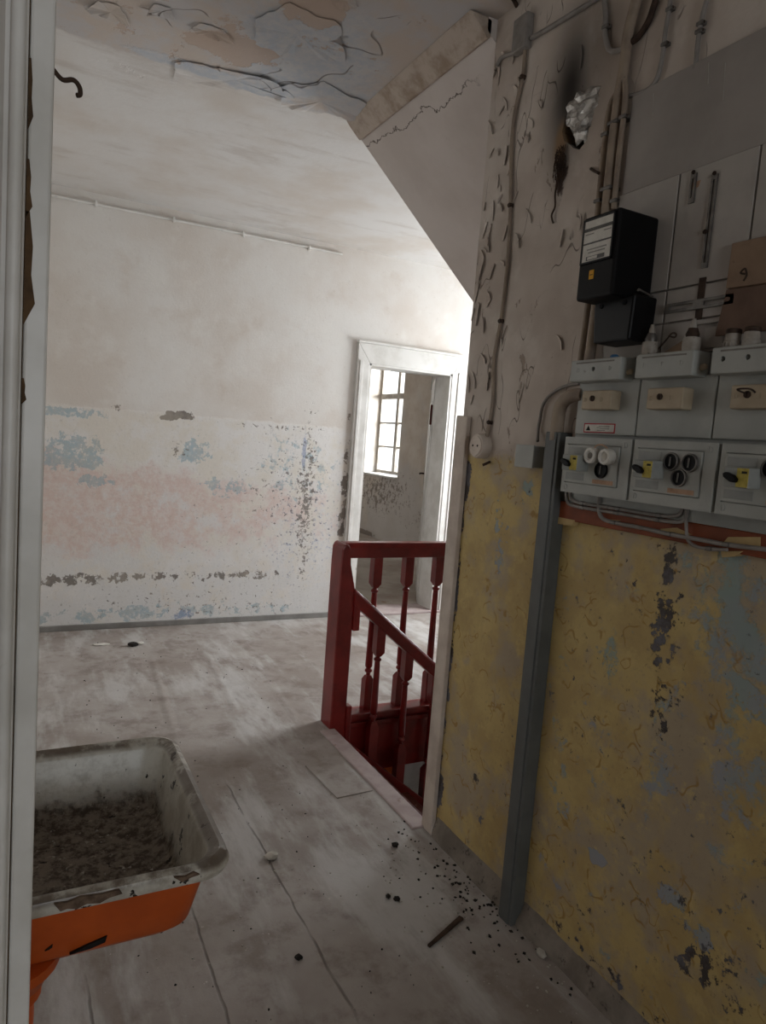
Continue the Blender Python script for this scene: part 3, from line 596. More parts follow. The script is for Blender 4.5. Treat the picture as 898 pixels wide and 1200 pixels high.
for i in range(90):
    x, y = rnd.uniform(-0.1, 0.29), rnd.uniform(1.27, 1.66); s_ = rnd.uniform(0.001, 0.005)
    a = rnd.uniform(0, 6.28); pts = [(x+s_*math.cos(a+k*2.1)*rnd.uniform(0.6, 1.4), y+s_*math.sin(a+k*2.1)*rnd.uniform(0.6, 1.4)) for k in range(3)]
    g.prism(pts, 2, 0.566, 0.5695+rnd.uniform(0, 0.003))
dg = g.build('plaster_grit', 'stone', None); dg['kind'] = 'stuff'; tag(dg, 'fine plaster grit lying in the dirty sink bowl', 'grit')
# iron hook on the casing
hk = MB().tube(curve([(0.019, 0.75, 1.815), (0.028, 0.747, 1.806), (0.037, 0.744, 1.807), (0.042, 0.742, 1.802), (0.043, 0.741, 1.795), (0.040, 0.74, 1.793)]), 0.0022, 8).build('iron_hook', 'rusty', smooth=True)
tag(hk, 'small bent iron hook sticking out of the white door casing', 'hook')

# ================================================================ meter wall equipment
def screw(mb_, p, r, parent, mat='metal', d=0.003):
    # round head with a real cut slot: a base disc and two half-round lands
    q = Vector(p); m = MB().lathe([(r, 0), (r, d*0.45)], p, (-1, 0, 0), 12); k = r*0.17
    for sg in (-1, 1):
        a0 = math.asin(k/r); pts = [(q.y+sg*r*0.97*math.sin(a0+(math.pi-2*a0)*i/8), q.z+r*0.97*math.cos(a0+(math.pi-2*a0)*i/8)) for i in range(9)]
        m.prism(pts, 0, q.x-d, q.x-d*0.4)
    return m.build('screw', mat, parent)
def ring_plate(x0, x1, y0, y1, z0, z1, holes):
    # flat bar or frame with real rectangular openings (holes sorted along y or z, all with the same side margins)
    m = MB()
    ys = sorted({y0, y1, *[h[0] for h in holes], *[h[1] for h in holes]}); zs = sorted({z0, z1, *[h[2] for h in holes], *[h[3] for h in holes]})
    for a, b in zip(ys, ys[1:]):
        for c, e in zip(zs, zs[1:]):
            ym, zm = (a+b)/2, (c+e)/2
            if not any(h[0] < ym < h[1] and h[2] < zm < h[3] for h in holes): m.box(x0, x1, a, b, c, e)
    return m
XB = 1.445
mbd = thing('meter_board', 'large grey meter mounting board with slotted panels on the peeling wall', 'meter board', (X0, 1.0, 1.77))
B(XB, X0, 0.3, 1.488, 2.215, 2.475).build('top_plate', 'board_grey', mbd, bevel=0.002)
B(XB+0.004, X0, 0.3, 1.49, 1.766, 2.215).build('back_plate', 'board_grey', mbd)
px = 1.438
for y0, y1 in ((1.293, 1.488), (1.078, 1.287), (0.3, 1.072)):
    B(px, XB+0.006, y0, y1, 1.933, 2.212).build('panel', 'panel', mbd, bevel=0.0015)
    B(px, XB+0.006, y0, y1, 1.85, 1.928).build('panel', 'panel', mbd, bevel=0.0015)
    (ring_plate(px, XB+0.0038, y0, y1, 1.768, 1.845, [(1.13, 1.205, 1.80, 1.835)]) if y0 == 1.078 else B(px, XB+0.006, y0, y1, 1.768, 1.845)).build('panel', 'panel', mbd, bevel=0.0 if y0 == 1.078 else 0.0015)
for z0, z1, y in ((1.966, 2.18, 1.184), (2.13, 2.2, 1.245)):
    ring_plate(px-0.005, px, y-0.008, y+0.008, z0, z1, [(y-0.003, y+0.003, z0+0.012, z1-0.012)]).build('slot_rail', 'metal', mbd)
    screw(None, (px-0.005, y, z1+0.002), 0.005, mbd, 'rusty')
screw(None, (px-0.006, 1.19, 2.05), 0.006, mbd, 'rusty')
ring_plate(px-0.009, px-0.003, 1.09, 1.282, 1.87, 1.893, [(1.10, 1.17, 1.877, 1.886), (1.20, 1.27, 1.877, 1.886)]).build('cross_rail', 'metal', mbd)
B(px-0.003, px, 1.176, 1.194, 1.846, 1.944).build('slot_rail', 'rusty', mbd)
B(px-0.004, px+0.001, 1.11, 1.16, 1.775, 1.825).build('flap', 'panel', mbd, bevel=0.001)
MB().prism([(1.23, 2.165), (1.255, 2.163), (1.255, 2.178), (1.225, 2.18)], 0, px-0.0006, px).build('orange_chalk_mark', 'tan_label', mbd)
for (a0, b0), (a1, b1) in (((720, 195), (718, 262)), ((772, 195), (765, 312)), ((548, 290), (545, 362))):
    q0, q1 = c2(a0, b0, 0.015), c2(a1, b1, 0.015); MB().tube([q0, (q0+q1)/2, q1], [0.0016, 0.001, 0.0018], 6).build('paint_drip', 'panel', mbd)
pb = thing('cover_board', 'tan wooden board with a bent nail at the right of the meter board', 'board', (1.43, 1.0, 1.80))
MB().prism([(1.108, 2.005), (0.75, 2.0), (0.75, 1.895), (1.11, 1.905)], 0, 1.424, 1.437).build('board', 'plywood', pb, bevel=0.002)
MB().prism([(1.112, 1.904), (0.75, 1.894), (0.75, 1.80), (1.128, 1.80)], 0, 1.429, 1.437).build('lower_board', 'plywood_dark', pb, bevel=0.002)
q = Vector((1.424, 1.065, 1.93)); MB().tube(curve([q, q+Vector((-0.015, 0, 0)), q+Vector((-0.018, -0.012, 0.006)), q+Vector((-0.016, -0.016, -0.008)), q+Vector((-0.012, -0.008, -0.018))]), 0.0022, 6).build('bent_nail', 'rusty', pb, smooth=True)

# electricity meter
em = thing('electricity_meter', 'black electricity meter with a glazed dial and yellow sticker', 'electricity meter', (1.44, 1.4, 1.80))
ya, yb, za, zb, xf = 1.338, 1.468, 1.905, 2.118, 1.30
B(xf, px, ya, yb, za, zb).build('housing', 'black', em, bevel=0.008, seg=3)
wn = B(xf-0.002, xf+0.004, ya+0.016, yb-0.012, 2.0, zb-0.012).build('dial_plate', 'paper', em)
yy0, yy1 = ya+0.018, yb-0.014; fx = xf-0.0028
for z0, z1, a, b, mt in ((2.078, 2.086, 0.0, 1.0, 'ink'), (2.0695, 2.072, 0.05, 0.35, 'greyink'), (2.0695, 2.072, 0.7, 0.95, 'greyink'), (2.045, 2.049, 0.0, 1.0, 'ink'), (2.03, 2.033, 0.15, 0.85, 'greyink'), (2.022, 2.025, 0.2, 0.8, 'greyink'), (2.004, 2.014, 0.15, 0.8, 'ink'), (2.0055, 2.0125, 0.2, 0.55, 'paper')):
    w = yy1-yy0; B(fx-(0.0008 if mt == 'paper' else 0.0002), xf-0.001, yy1-w*b, yy1-w*a, z0, z1).build('dial_print', mt, wn)
fr = MB(); f0, f1, g0, g1 = ya+0.012, yb-0.008, 1.996, zb-0.008
for a in ((f0, f1, g0, g0+0.005), (f0, f1, g1-0.005, g1), (f0, f0+0.005, g0, g1), (f1-0.005, f1, g0, g1)): fr.box(xf-0.005, xf+0.001, *a)
fr.build('dial_frame', 'black_glossy', em, bevel=0.001)
B(xf-0.0045, xf-0.004, f0+0.004, f1-0.004, g0+0.004, g1-0.004).build('dial_glass', 'glass', em)
B(xf-0.001, xf+0.001, 1.408, 1.424, 1.955, 1.978).build('yellow_sticker', 'yellow_sticker', em)
B(xf-0.0014, xf, 1.411, 1.421, 1.965, 1.967).build('sticker_print', 'ink', em)
MB().prism([(1.455, 1.915), (1.315, 1.915), (1.32, 1.80), (1.445, 1.80)], 0, 1.355, px).build('terminal_cover', 'black_glossy', em, bevel=0.006)
for y, z in ((1.345, 1.895), (1.425, 1.895)): screw(None, (1.355, y, z), 0.006, em, 'black', 0.004)
MB().tube([(px-0.01, 1.325, 1.918), (1.37, 1.318, 1.926), (1.36, 1.31, 1.921)], 0.003, 6).build('seal_wire', 'metal', em)

# row of terminal boxes
bp_ = B(X0-0.03, X0, 0.5, 1.556, 1.362, 1.764).build('mounting_plate', 'grey_steel', bevel=0.002)
tag(bp_, 'grey steel back plate behind the two rows of fuse boxes', 'steel plate')
xs = 1.42
desc = ['with a red-edged warning label under its seal box', 'with three pale screws on its cover, beside the red-labelled one', 'with two open black screw holes in its cover']
TB = [(1.327, 1.549, 1.352, 1.537), (1.099, 1.323, 1.13, 1.302), (0.866, 1.095, 0.895, 1.083)]
for i, (y0, y1, k0, k1) in enumerate(TB):
    t = thing('terminal_box', 'grey terminal box '+desc[i], 'terminal box', (X0-0.03, (y0+y1)/2, 1.562), 'terminal boxes in the upper row')
    B(xs, X0-0.029, y0, y1, 1.562, 1.712).build('panel', 'grey_light', t, bevel=0.003)
    cv = B(1.37, 1.428, k0, k1, 1.704, 1.763).build('cover', 'grey_light', t, bevel=0.004)
    w = k1-k0; drill = []
    B(1.3692, 1.371, k0+w*0.12, k1-w*0.12, 1.752, 1.756).build('embossed_print', 'greyink', cv)
    for j, a in enumerate((0.84, 0.52, 0.2)):
        y = k0+w*a
        if i == 2 or (i == 0 and j == 1):
            drill.append(MB().lathe([(0.0062, 0), (0.0062, 0.045)], (1.40, y, 1.736), (-1, 0, 0), 14).build('cutter', 'grey_light'))
        else: screw(None, (1.371, y, 1.735), 0.0062, cv, 'grey_light', 0.002)
    if drill: cutwall(cv, drill)
    MB().lathe([(0.007, -0.004), (0.007, 0.012), (0.004, 0.014)], (1.40, k0, 1.725), (0, -1, 0.2), 10).build('cable_gland', 'cream_box', cv, smooth=True)
    sb = B(1.384, 1.424, y0+0.06, y0+0.168, 1.628, 1.68).build('seal_box', 'cream_box', t, bevel=0.004)
    for a in (0.035, 0.095): screw(None, (1.385, y0+0.06+a, 1.655), 0.006, sb, 'cream_box', 0.002)
    screw(None, (1.385, y0+0.06+0.066, 1.658), 0.008, sb, 'rusty', 0.005)
    if i == 2: MB().tube(curve([(1.38, y0+0.128, 1.66), (1.36, y0+0.135, 1.667), (1.365, y0+0.11, 1.668), (1.372, y0+0.10, 1.66)]), 0.002, 6).build('lead_seal_wire', 'rusty', sb, smooth=True)
    if i == 0:
        la = B(xs-0.001, xs+0.0005, 1.395, 1.512, 1.567, 1.593).build('warning_label', 'red_print', t)
        B(xs-0.0014, xs, 1.3985, 1.5085, 1.570, 1.590).build('label_field', 'paper', la)
        MB().prism([(1.503, 1.573), (1.485, 1.573), (1.489, 1.579), (1.494, 1.587), (1.499, 1.579)], 0, xs-0.0019, xs-0.001).build('warning_symbol', 'ink', la)
        for z, a, b in ((1.586, 1.415, 1.455), (1.582, 1.415, 1.462), (1.578, 1.415, 1.45), (1.574, 1.43, 1.46)): B(xs-0.0018, xs-0.001, a, b, z-0.0008, z+0.0008).build('label_print', 'greyink', la)
MB().lathe([(0.012, 0), (0.012, 0.008), (0.008, 0.012)], (1.40, 1.405, 1.762), (0, 0, 1), 14).build('x', 'blue').name = 'bottle_cap'
tag(bpy.data.objects['bottle_cap'], 'small blue plastic cap on top of the terminal box under the meter', 'cap')
# fuse boxes
FB = [(1.277, 1.519), (1.031, 1.268), (0.784, 1.021)]
fdesc = ['with two white porcelain fuse caps', 'with three black open fuse sockets', 'next to the one with three black sockets, cut off by the door']
fdesc[2] = 'farthest from the steel channel, beside the three-socket box'
xf2 = 1.362
for i, (y0, y1) in enumerate(FB):
    t = thing('fuse_box', 'grey fuse box with a rotary switch, '+fdesc[i], 'fuse box', (X0-0.03, (y0+y1)/2, 1.397), 'fuse boxes in the lower row')
    w = y1-y0
    B(xf2+0.006, X0-0.029, y0, y1, 1.397, 1.551).build('enclosure', 'grey_light', t, bevel=0.003)
    ring_plate(xf2, xf2+0.0065, y0, y1, 1.397, 1.551, [(y0+0.033, y1-0.012, 1.424, 1.532)]).build('front_rim', 'grey_light', t)
    pl = B(xf2-0.004, xf2+0.0065, y0+0.035, y1-0.014, 1.426, 1.53).build('front_plate', 'grey_light', t, bevel=0.0015)
    pl2 = MB()
    for z0, z1 in ((1.503, 1.523), (1.433, 1.453)):
        B(xf2-0.0046, xf2-0.003, y1-0.09, y1-0.02, z0, z1).build('recess', 'grey_steel', pl, bevel=0.001)
    sw = B(1.318, xf2, y1-0.102, y1-0.044, 1.459, 1.502).build('switch_block', 'grey_steel', t, bevel=0.003)
    B(1.3172, 1.3185, y1-0.101, y1-0.075, 1.461, 1.500).build('switch_label', 'yellow_label', sw)
    B(1.3168, 1.3175, y1-0.098, y1-0.086, 1.489, 1.494).build('label_print', 'ink', sw)
    kc = Vector((1.318, y1-0.064, 1.480)); kb = MB(); a = math.radians(24)
    pts = [(-0.017, -0.004), (-0.006, -0.008), (0.012, -0.006), (0.017, 0.0), (0.012, 0.006), (-0.006, 0.008), (-0.017, 0.004)]
    pts = [(kc.y-(u*math.cos(a)-v*math.sin(a)), kc.z-(u*math.sin(a)+v*math.cos(a))) for u, v in [(-p_[0], p_[1]) for p_ in pts]]
    kb.prism(pts, 0, 1.307, 1.3185); kb.build('rotary_knob', 'black', sw, bevel=0.002)
    for y, z in ((y0+0.02, 1.535), (y1-0.018, 1.412)): screw(None, (xf2, y, z), 0.0075, t, 'grey_light', 0.002)
    B(xf2-0.0048, xf2-0.003, y0+0.045, y0+0.118, 1.430, 1.441).build('paper_strip', 'tan_label', pl)
    socks = [(y0+0.115, 1.503), (y0+0.063, 1.503), (y0+0.088, 1.467)]
    for j, (y, z) in enumerate(socks):
        if i == 0 and j < 2:
            fc = MB().lathe([(0.020, 0), (0.021, 0.012), (0.0215, 0.02), (0.0195, 0.025), (0.013, 0.0255), (0.011, 0.021), (0.001, 0.0205)], (xf2-0.003, y, z), (-1, 0, 0), 24).build('fuse_cap', 'white_ceramic', t, smooth=True)
            MB().lathe([(0.0085, 0), (0.0085, 0.002)], (xf2-0.003-0.0202, y, z), (-1, 0, 0), 16).build('fuse_window', 'greyink' if j == 0 else 'paper', fc)
        else:
            fc = MB().lathe([(0.0215, 0), (0.0215, 0.006), (0.0205, 0.008), (0.0185, 0.008), (0.018, 0.002), (0.001, 0.0015)], (xf2-0.003, y, z), (-1, 0, 0), 24).build('fuse_socket', 'metal' if i else 'black', t, smooth=True)
            MB().lathe([(0.018, 0), (0.018, 0.002)], (xf2-0.0045, y, z), (-1, 0, 0), 20).build('socket_hole', 'black', fc)
            MB().tube([(xf2-0.008, y+0.003, z-0.011), (xf2-0.008, y+0.002, z+0.011)], 0.0022, 6).build('contact', 'metal', fc)
    if i == 0:
        MB().tube(curve([(xf2-0.012, y0+0.118, 1.518), (xf2-0.012, y0+0.108, 1.53), (xf2-0.012, y0+0.09, 1.533), (xf2-0.012, y0+0.072, 1.527), (xf2-0.012, y0+0.065, 1.517)]), 0.0022, 6).build('pink_wire', 'tan_label', t, smooth=True)
# porcelain pieces on top of the terminal boxes
def ontop(px_, py_, x=1.40):
    p = at(px_, py_, 0, x); return Vector((x, p.y, 1.762))
def insulator(px_, label, mat2, s=1.0):
    o = ontop(px_, 400); t = thing('porcelain_fuse', label, 'fuse', o, 'porcelain pieces standing on the terminal boxes')
    MB().lathe([(0.020, 0), (0.021, 0.022), (0.0195, 0.034), (0.012, 0.036)], o, seg=16).build('base', 'old_ceramic', t, smooth=True)
    MB().lathe([(0.014, 0.034), (0.016, 0.042), (0.012, 0.052), (0.011, 0.056)], o, seg=14).build('collar', mat2, t, smooth=True)
    MB().lathe([(0.0075, 0.055), (0.0075, 0.066), (0.005, 0.072), (0.0045, 0.078)], o, seg=12).build('tip', 'old_ceramic', t, smooth=True)
    return t, o
t, o = insulator(763, 'white scalloped porcelain fuse with a grey pointed tip beside the meter', 'metal')
t, o = insulator(811, 'porcelain fuse with a brown collar standing on the middle terminal box', 'rusty')
for k, (xx, lb, mt) in enumerate(((859, 'white ribbed porcelain cap with a dark lid in front of the tan board', 'rusty'), (881, 'plain white porcelain cap with a dark lid in front of the tan board', 'rusty'))):
    o = ontop(xx, 400); t = thing('porcelain_insulator', lb, 'insulator', o, 'porcelain caps on the last terminal box')
    MB().lathe([(0.0175, 0), (0.019, 0.008), (0.0185, 0.014), (0.0165, 0.016), (0.0165, 0.031), (0.015, 0.033)], o, seg=18).build('body', 'old_ceramic', t, smooth=True)
    MB().lathe([(0.0165, 0.032), (0.0165, 0.041), (0.014, 0.043)], o, seg=18).build('lid', mt, t, smooth=True)
    if k == 0:
        for j in range(14):
            a = j*2*math.pi/14; MB().tube([o+Vector((0.0195*math.cos(a), 0.0195*math.sin(a), 0.001)), o+Vector((0.0195*math.cos(a), 0.0195*math.sin(a), 0.012))], 0.0018, 5).build('rib', 'old_ceramic', t)
MB_ = MB().tube(curve([ontop(748, 398)+Vector((0.02, -0.03, 0)), ontop(770, 398)+Vector((0.0, -0.028, 0.035)), ontop(775, 398)+Vector((0.0, -0.03, 0.05)), ontop(782, 398)+Vector((0, -0.025, 0.048)), ontop(779, 398)+Vector((0, -0.03, 0.04)), ontop(772, 398)+Vector((0, -0.03, 0.045))]), 0.0022, 6).build('wire_twist', 'rusty', smooth=True)
tag(MB_, 'twisted dark wire scrap beside the pointed porcelain fuse', 'wire')
o = ontop(790, 400); ck = MB().prism([(o.y+0.055, 1.762), (o.y-0.06, 1.762), (o.y-0.03, 1.792), (o.y-0.025, 1.80)], 0, 1.412, 1.416).build('cardboard_scrap', 'plywood')
tag(ck, 'leaning tan cardboard scrap between the two porcelain fuses', 'cardboard')

# painted rail under the fuse boxes
rb = thing('painted_rail', 'red-brown painted wooden rail with cream flakes under the fuse boxes', 'rail', (X0, 1.1, 1.308))
B(X0-0.02, X0, 0.4, 1.628, 1.308, 1.362).build('rail', 'brown_paint', rb, bevel=0.003)
for pts in ([c1(490, 835), c1(560, 830), c1(620, 858), c1(560, 862), c1(510, 850)], [c1(770, 868), c1(900, 868), c1(900, 905), c1(830, 900), c1(750, 890)], [c1(270, 795), c1(330, 800), c1(290, 808)], [c1(740, 925), c1(830, 925), c1(800, 945), c1(745, 950)], [c1(40, 780), c1(140, 800), c1(130, 822), c1(50, 812)], [c1(30, 775), c1(60, 790), c1(50, 830)]):
    MB().prism([(q.y, q.z) for q in pts], 0, X0-0.0225, X0-0.0).build('paint_flake', 'cream_flake', rb)
# steel channel and bent conduit
ch = thing('cable_channel', 'dark grey steel channel rising from floor to the fuse boxes', 'cable channel', (1.435, 1.632, 0))
B(1.412, X0, 1.600, 1.664, 0.0, 1.565).build('cover', 'channel', ch, bevel=0.003)
B(1.408, 1.413, 1.612, 1.652, 0.0, 1.565).build('front_rib', 'channel', ch, bevel=0.002)
cb = MB().tube(curve([(1.425, 1.63, 1.54), (1.425, 1.63, 1.62), (1.425, 1.615, 1.655), (1.425, 1.58, 1.672), (1.43, 1.54, 1.674)], 6), 0.02, 14).build('bent_conduit', 'conduit', smooth=True)
tag(cb, 'thick beige conduit bend from the steel channel into the terminal boxes', 'conduit')
tc = MB().tube(curve([c5(795, 45, 0.02), c5(720, 60, 0.012), c5(640, 100, 0.01), c5(585, 165, 0.01), c5(563, 260, 0.01), c5(553, 320, 0.01), c5(550, 385, 0.02)]), 0.005, 8).build('cable', 'cable', smooth=True)
tag(tc, 'thin grey cable curving over the bent conduit to a small box', 'cable')
sbx = thing('connection_box', 'small pale grey box with a dark side beside the steel channel', 'junction box', (X0, 1.76, 1.44))
B(1.415, X0, 1.715, 1.80, 1.452, 1.52).build('box', 'grey_steel', sbx, bevel=0.003)
B(1.412, 1.418, 1.713, 1.802, 1.45, 1.522).build('lid', 'grey_light', sbx, bevel=0.002)
# round junction box and cable along the corner
rj = thing('round_junction_box', 'round painted junction box at the end of the corner cable', 'junction box', (X0, 2.035, 1.46))
jc = wp(568, 523)
MB().lathe([(0.044, 0), (0.044, 0.03), (0.040, 0.036), (0.001, 0.037)], (X0, jc.y, jc.z), (-1, 0, 0), 24).build('body', 'trim_wood', rj, smooth=True)
MB().lathe([(0.034, 0.036), (0.034, 0.04), (0.001, 0.0405)], (X0, jc.y, jc.z), (-1, 0, 0), 24).build('lid', 'trim_wood', rj, smooth=True)
for dy in (0.014, -0.014): MB().lathe([(0.004, 0), (0.004, 0.002)], (X0-0.0395, jc.y+dy, jc.z), (-1, 0, 0), 8).build('screw', 'rusty', rj)
pc = thing('corner_cable', 'painted cable with nail clips running down beside the wall corner', 'cable', (X0, 2.02, 1.5))
cpts = [c2(150, 130, 0.008), c2(146, 180, 0.008), c2(140, 240, 0.008), c2(118, 340, 0.008), c2(107, 430, 0.008), c2(104, 520, 0.008), c2(102, 640, 0.008), c2(97, 760, 0.008), c2(88, 870, 0.008), c2(72, 1000, 0.008), c2(50, 1120, 0.008), wp(578, 465, 0.008), wp(574, 495, 0.008), wp(570, 515, 0.012)]
MB().tube(curve(cpts, 4), 0.0065, 8).build('sheath', 'conduit', pc, smooth=True)
for q in (cpts[2], cpts[6], cpts[9], cpts[12]): MB().lathe([(0.009, 0), (0.009, 0.014), (0.006, 0.018)], (X0+0.001, q.y, q.z), (-1, 0, 0), 8).build('clip', 'rusty', pc)
tj = thing('ceiling_junction_box', 'weathered metal junction box high on the wall corner', 'junction box', (X0, 2.0, 2.82))
qa, qb = c2(140, 70), c2(168, 150)
B(X0-0.03, X0, qb.y, qa.y+0.01, qb.z, qa.z).build('box', 'cable', tj, bevel=0.004)
MB().tube(curve([c2(145, 150, 0.012), c2(110, 165, 0.01), c2(75, 180, 0.01), c2(60, 205, 0.01)]), 0.007, 8).build('cable_tail', 'cable', tj, smooth=True)
MB().tube(curve([c2(150, 75, 0.015), at(560+135/2.657, 45/2.657, 2, ZC-0.012), at(560+118/2.657, 10/2.657, 2, ZC-0.008), at(560+95/2.657, -30/2.657, 2, ZC-0.006)]), 0.007, 8).build('ceiling_cable', 'rusty', tj, smooth=True)
def cab(name, pts, r, mat, label, clips=()):
    t = thing(name, label, 'cable' if 'cable' in name else 'conduit', (X0, pts[0].y, pts[-1].z))
    MB().tube(curve(pts, 5), r, 10).build('sheath', mat, t, smooth=True)
    for q in clips:
        B(q.x-r-0.002, X0-0.001, q.y-r-0.006, q.y+r+0.002, q.z-0.005, q.z+0.005).build('clip', 'metal', t, bevel=0.002)
        MB().lathe([(0.004, 0), (0.004, 0.004)], (q.x, q.y-r-0.004, q.z), (-1, 0, 0), 8).build('nail', 'rusty', t)
    return t
cab('wall_cable', [c2(168, 118, 0.012), c2(215, 92, 0.01), c2(280, 52, 0.01), c2(345, 12, 0.01), c2(400, -25, 0.01)], 0.0075, 'cable', 'grey cable slanting from the corner junction box up to the ceiling')
cab('wall_cable', [c2(392, -20, 0.01), c2(398, 50, 0.01), c2(396, 100, 0.01), c2(408, 150, 0.01), c2(425, 160, 0.01), c2(455, 148, 0.012)], 0.0075, 'cable', 'short hooked cable bending into the thick conduit near the ceiling', [c2(400, 85, 0.01)])
tx = Vector((0, 0, 1))
cab('conduit', [c2(505, -40, 0.018), c2(490, 20, 0.018), c2(468, 110, 0.018), c2(458, 200, 0.018), c2(445, 270, 0.018), c2(436, 330, 0.018), Vector((1.436, 1.532, 2.3)), Vector((1.436, 1.528, 1.95)), Vector((1.425, 1.525, 1.765))], 0.015, 'conduit', 'thick beige conduit coming down from the ceiling behind the meter', [c2(430, 385, 0.018)+tx*0, Vector((1.436, 1.531, 2.24))])
cab('conduit', [Vector((1.442, 1.545, 2.5)), Vector((1.442, 1.568, 2.46)), Vector((1.442, 1.572, 2.3)), Vector((1.442, 1.57, 2.0)), Vector((1.43, 1.566, 1.765))], 0.009, 'conduit', 'thin beige conduit nearest the corner, beside the thick one', [Vector((1.442, 1.571, 2.4)), Vector((1.442, 1.572, 2.22))])
cab('conduit', [Vector((1.438, 1.515, 2.52)), Vector((1.435, 1.502, 2.46)), Vector((1.433, 1.502, 2.3)), Vector((1.433, 1.500, 2.18))], 0.008, 'conduit', 'short thin conduit between the thick conduit and the grey board', [Vector((1.435, 1.502, 2.42)), Vector((1.433, 1.5, 2.2))])
cab('wall_cable', [c2(560, -20, 0.01), c2(548, 20, 0.01), c2(530, 70, 0.01), c2(500, 115, 0.01), c2(480, 130, 0.012)], 0.0085, 'rusty', 'dark cable loop joining the thick conduit from the right')
cab('wall_cable', [c2(600, -20, 0.01), c2(598, 20, 0.01), c2(583, 110, 0.01), c2(573, 190, 0.01), c2(553, 255, 0.01), c2(520, 285, 0.01), c2(470, 300, 0.012)], 0.006, 'cable', 'thin cable curving down to the top edge of the grey board', [c2(583, 140, 0.01), c2(598, 30, 0.01)])
cab('wall_cable', [c2(720, -20, 0.01), c2(705, 30, 0.01), c2(692, 90, 0.01), c2(684, 150, 0.01), c2(678, 215, 0.01)], 0.006, 'cable', 'thin straight cable dropping from the ceiling behind the grey board', [c2(694, 75, 0.01), c2(690, 100, 0.01)])
# cables under the fuse boxes
def low(pts, r, label, clips):
    return cab('supply_cable', [c1(a, b, 0.034) for a, b in pts], r, 'cable', label, [c1(a, b, 0.034) for a, b in clips])
low([(100, 670), (100, 705), (118, 722), (160, 732), (290, 752), (450, 778), (520, 782), (550, 770), (556, 745)], 0.005, 'upper grey cable looping between the first two fuse boxes', [(145, 729), (292, 752), (460, 779)])
low([(84, 670), (85, 715), (100, 735), (150, 748), (290, 770), (450, 797), (540, 806), (570, 790), (576, 750)], 0.005, 'second grey cable looping just below the upper one', [(145, 747), (288, 770), (452, 797)])
low([(218, 705), (216, 760), (232, 792), (275, 808), (400, 832), (500, 855), (640, 880), (735, 898), (900, 918)], 0.0055, 'long pale cable running along the red-brown rail', [(275, 808), (500, 855), (735, 898)])
low([(572, 745), (573, 830), (580, 880), (610, 905), (660, 915), (740, 920)], 0.004, 'thin cable dropping below the three-socket fuse box', [(662, 915)])
# foil in the hole and the hanging fibres
def crumple(c, r, seed, sq=(1, 1, 1), sub=3, amp=0.45):
    bm = bmesh.new(); bmesh.ops.create_icosphere(bm, subdivisions=sub, radius=1.0); rn = random.Random(seed)
    for v in bm.verts:
        k = 1+amp*(mnoise.noise(v.co*2.3+Vector((seed, 0, 0)))+0.6*mnoise.noise(v.co*5.1+Vector((0, seed, 0)))); v.co = Vector((v.co.x*sq[0], v.co.y*sq[1], v.co.z*sq[2]))*k*r
    mb_ = MB(); mb_.add([v.co+Vector(c) for v in bm.verts], [tuple(v.index for v in f.verts) for f in bm.faces]); bm.free(); return mb_
fo = thing('foil_plug', 'crumpled silver foil stuffed into the sooty hole in the wall', 'foil', (1.47, 1.69, 2.42))
crumple((1.468, 1.70, 2.53), 0.062, 3.3, (0.45, 1.2, 0.75)).build('upper_wad', 'foil', fo)
crumple((1.478, 1.69, 2.47), 0.055, 8.1, (0.5, 0.95, 0.8)).build('lower_wad', 'foil', fo)
fb = MB(); rnd = random.Random(5)
for i in range(34):
    y = 1.77+rnd.uniform(-0.02, 0.02); z = 2.43+rnd.uniform(-0.03, 0.01); pts = []
    for k in range(5):
        pts.append((X0-0.004-rnd.uniform(0, 0.012), y+rnd.uniform(-0.012, 0.012), z-k*rnd.uniform(0.012, 0.03)))
    fb.tube(curve(pts, 2), 0.0011, 4)
fb.tube(curve([(X0-0.006, 1.773, 2.36), (X0-0.008, 1.778, 2.30), (X0-0.006, 1.775, 2.26), (X0-0.008, 1.785, 2.235), (X0-0.006, 1.776, 2.21)]), 0.003, 5)
o = fb.build('burnt_fibres', 'stick'); o['kind'] = 'stuff'; tag(o, 'burnt dark fibres hanging out of the hole below the foil', 'fibres')
nl = MB().tube([wp(693, 198), wp(696, 200, 0.02), wp(702, 203, 0.03)], 0.0045, 6).build('wall_nail', 'rusty'); tag(nl, 'black nail in the white wall below the foil-stuffed hole', 'nail')
nl = MB().tube([c5(270, 505), c5(250, 515, 0.02), c5(228, 524, 0.03)], 0.005, 6).build('wall_nail', 'rusty'); tag(nl, 'rusty nail in the wall below the round junction box', 'nail')
# far wall conduit
fc_ = thing('wall_conduit', 'long white conduit along the top of the far wall', 'conduit', (1.0, YF, 2.92))
MB().tube([(-0.25, YF-0.012, 2.922), (1.0, YF-0.012, 2.93), (2.23, YF-0.012, 2.938)], 0.0095, 8).build('tube', 'white_wood', fc_, smooth=True)
for x in (0.42, 0.93, 1.43, 1.95): B(x-0.008, x+0.008, YF-0.026, YF, 2.912, 2.948).build('clip', 'white_wood', fc_, bevel=0.003)

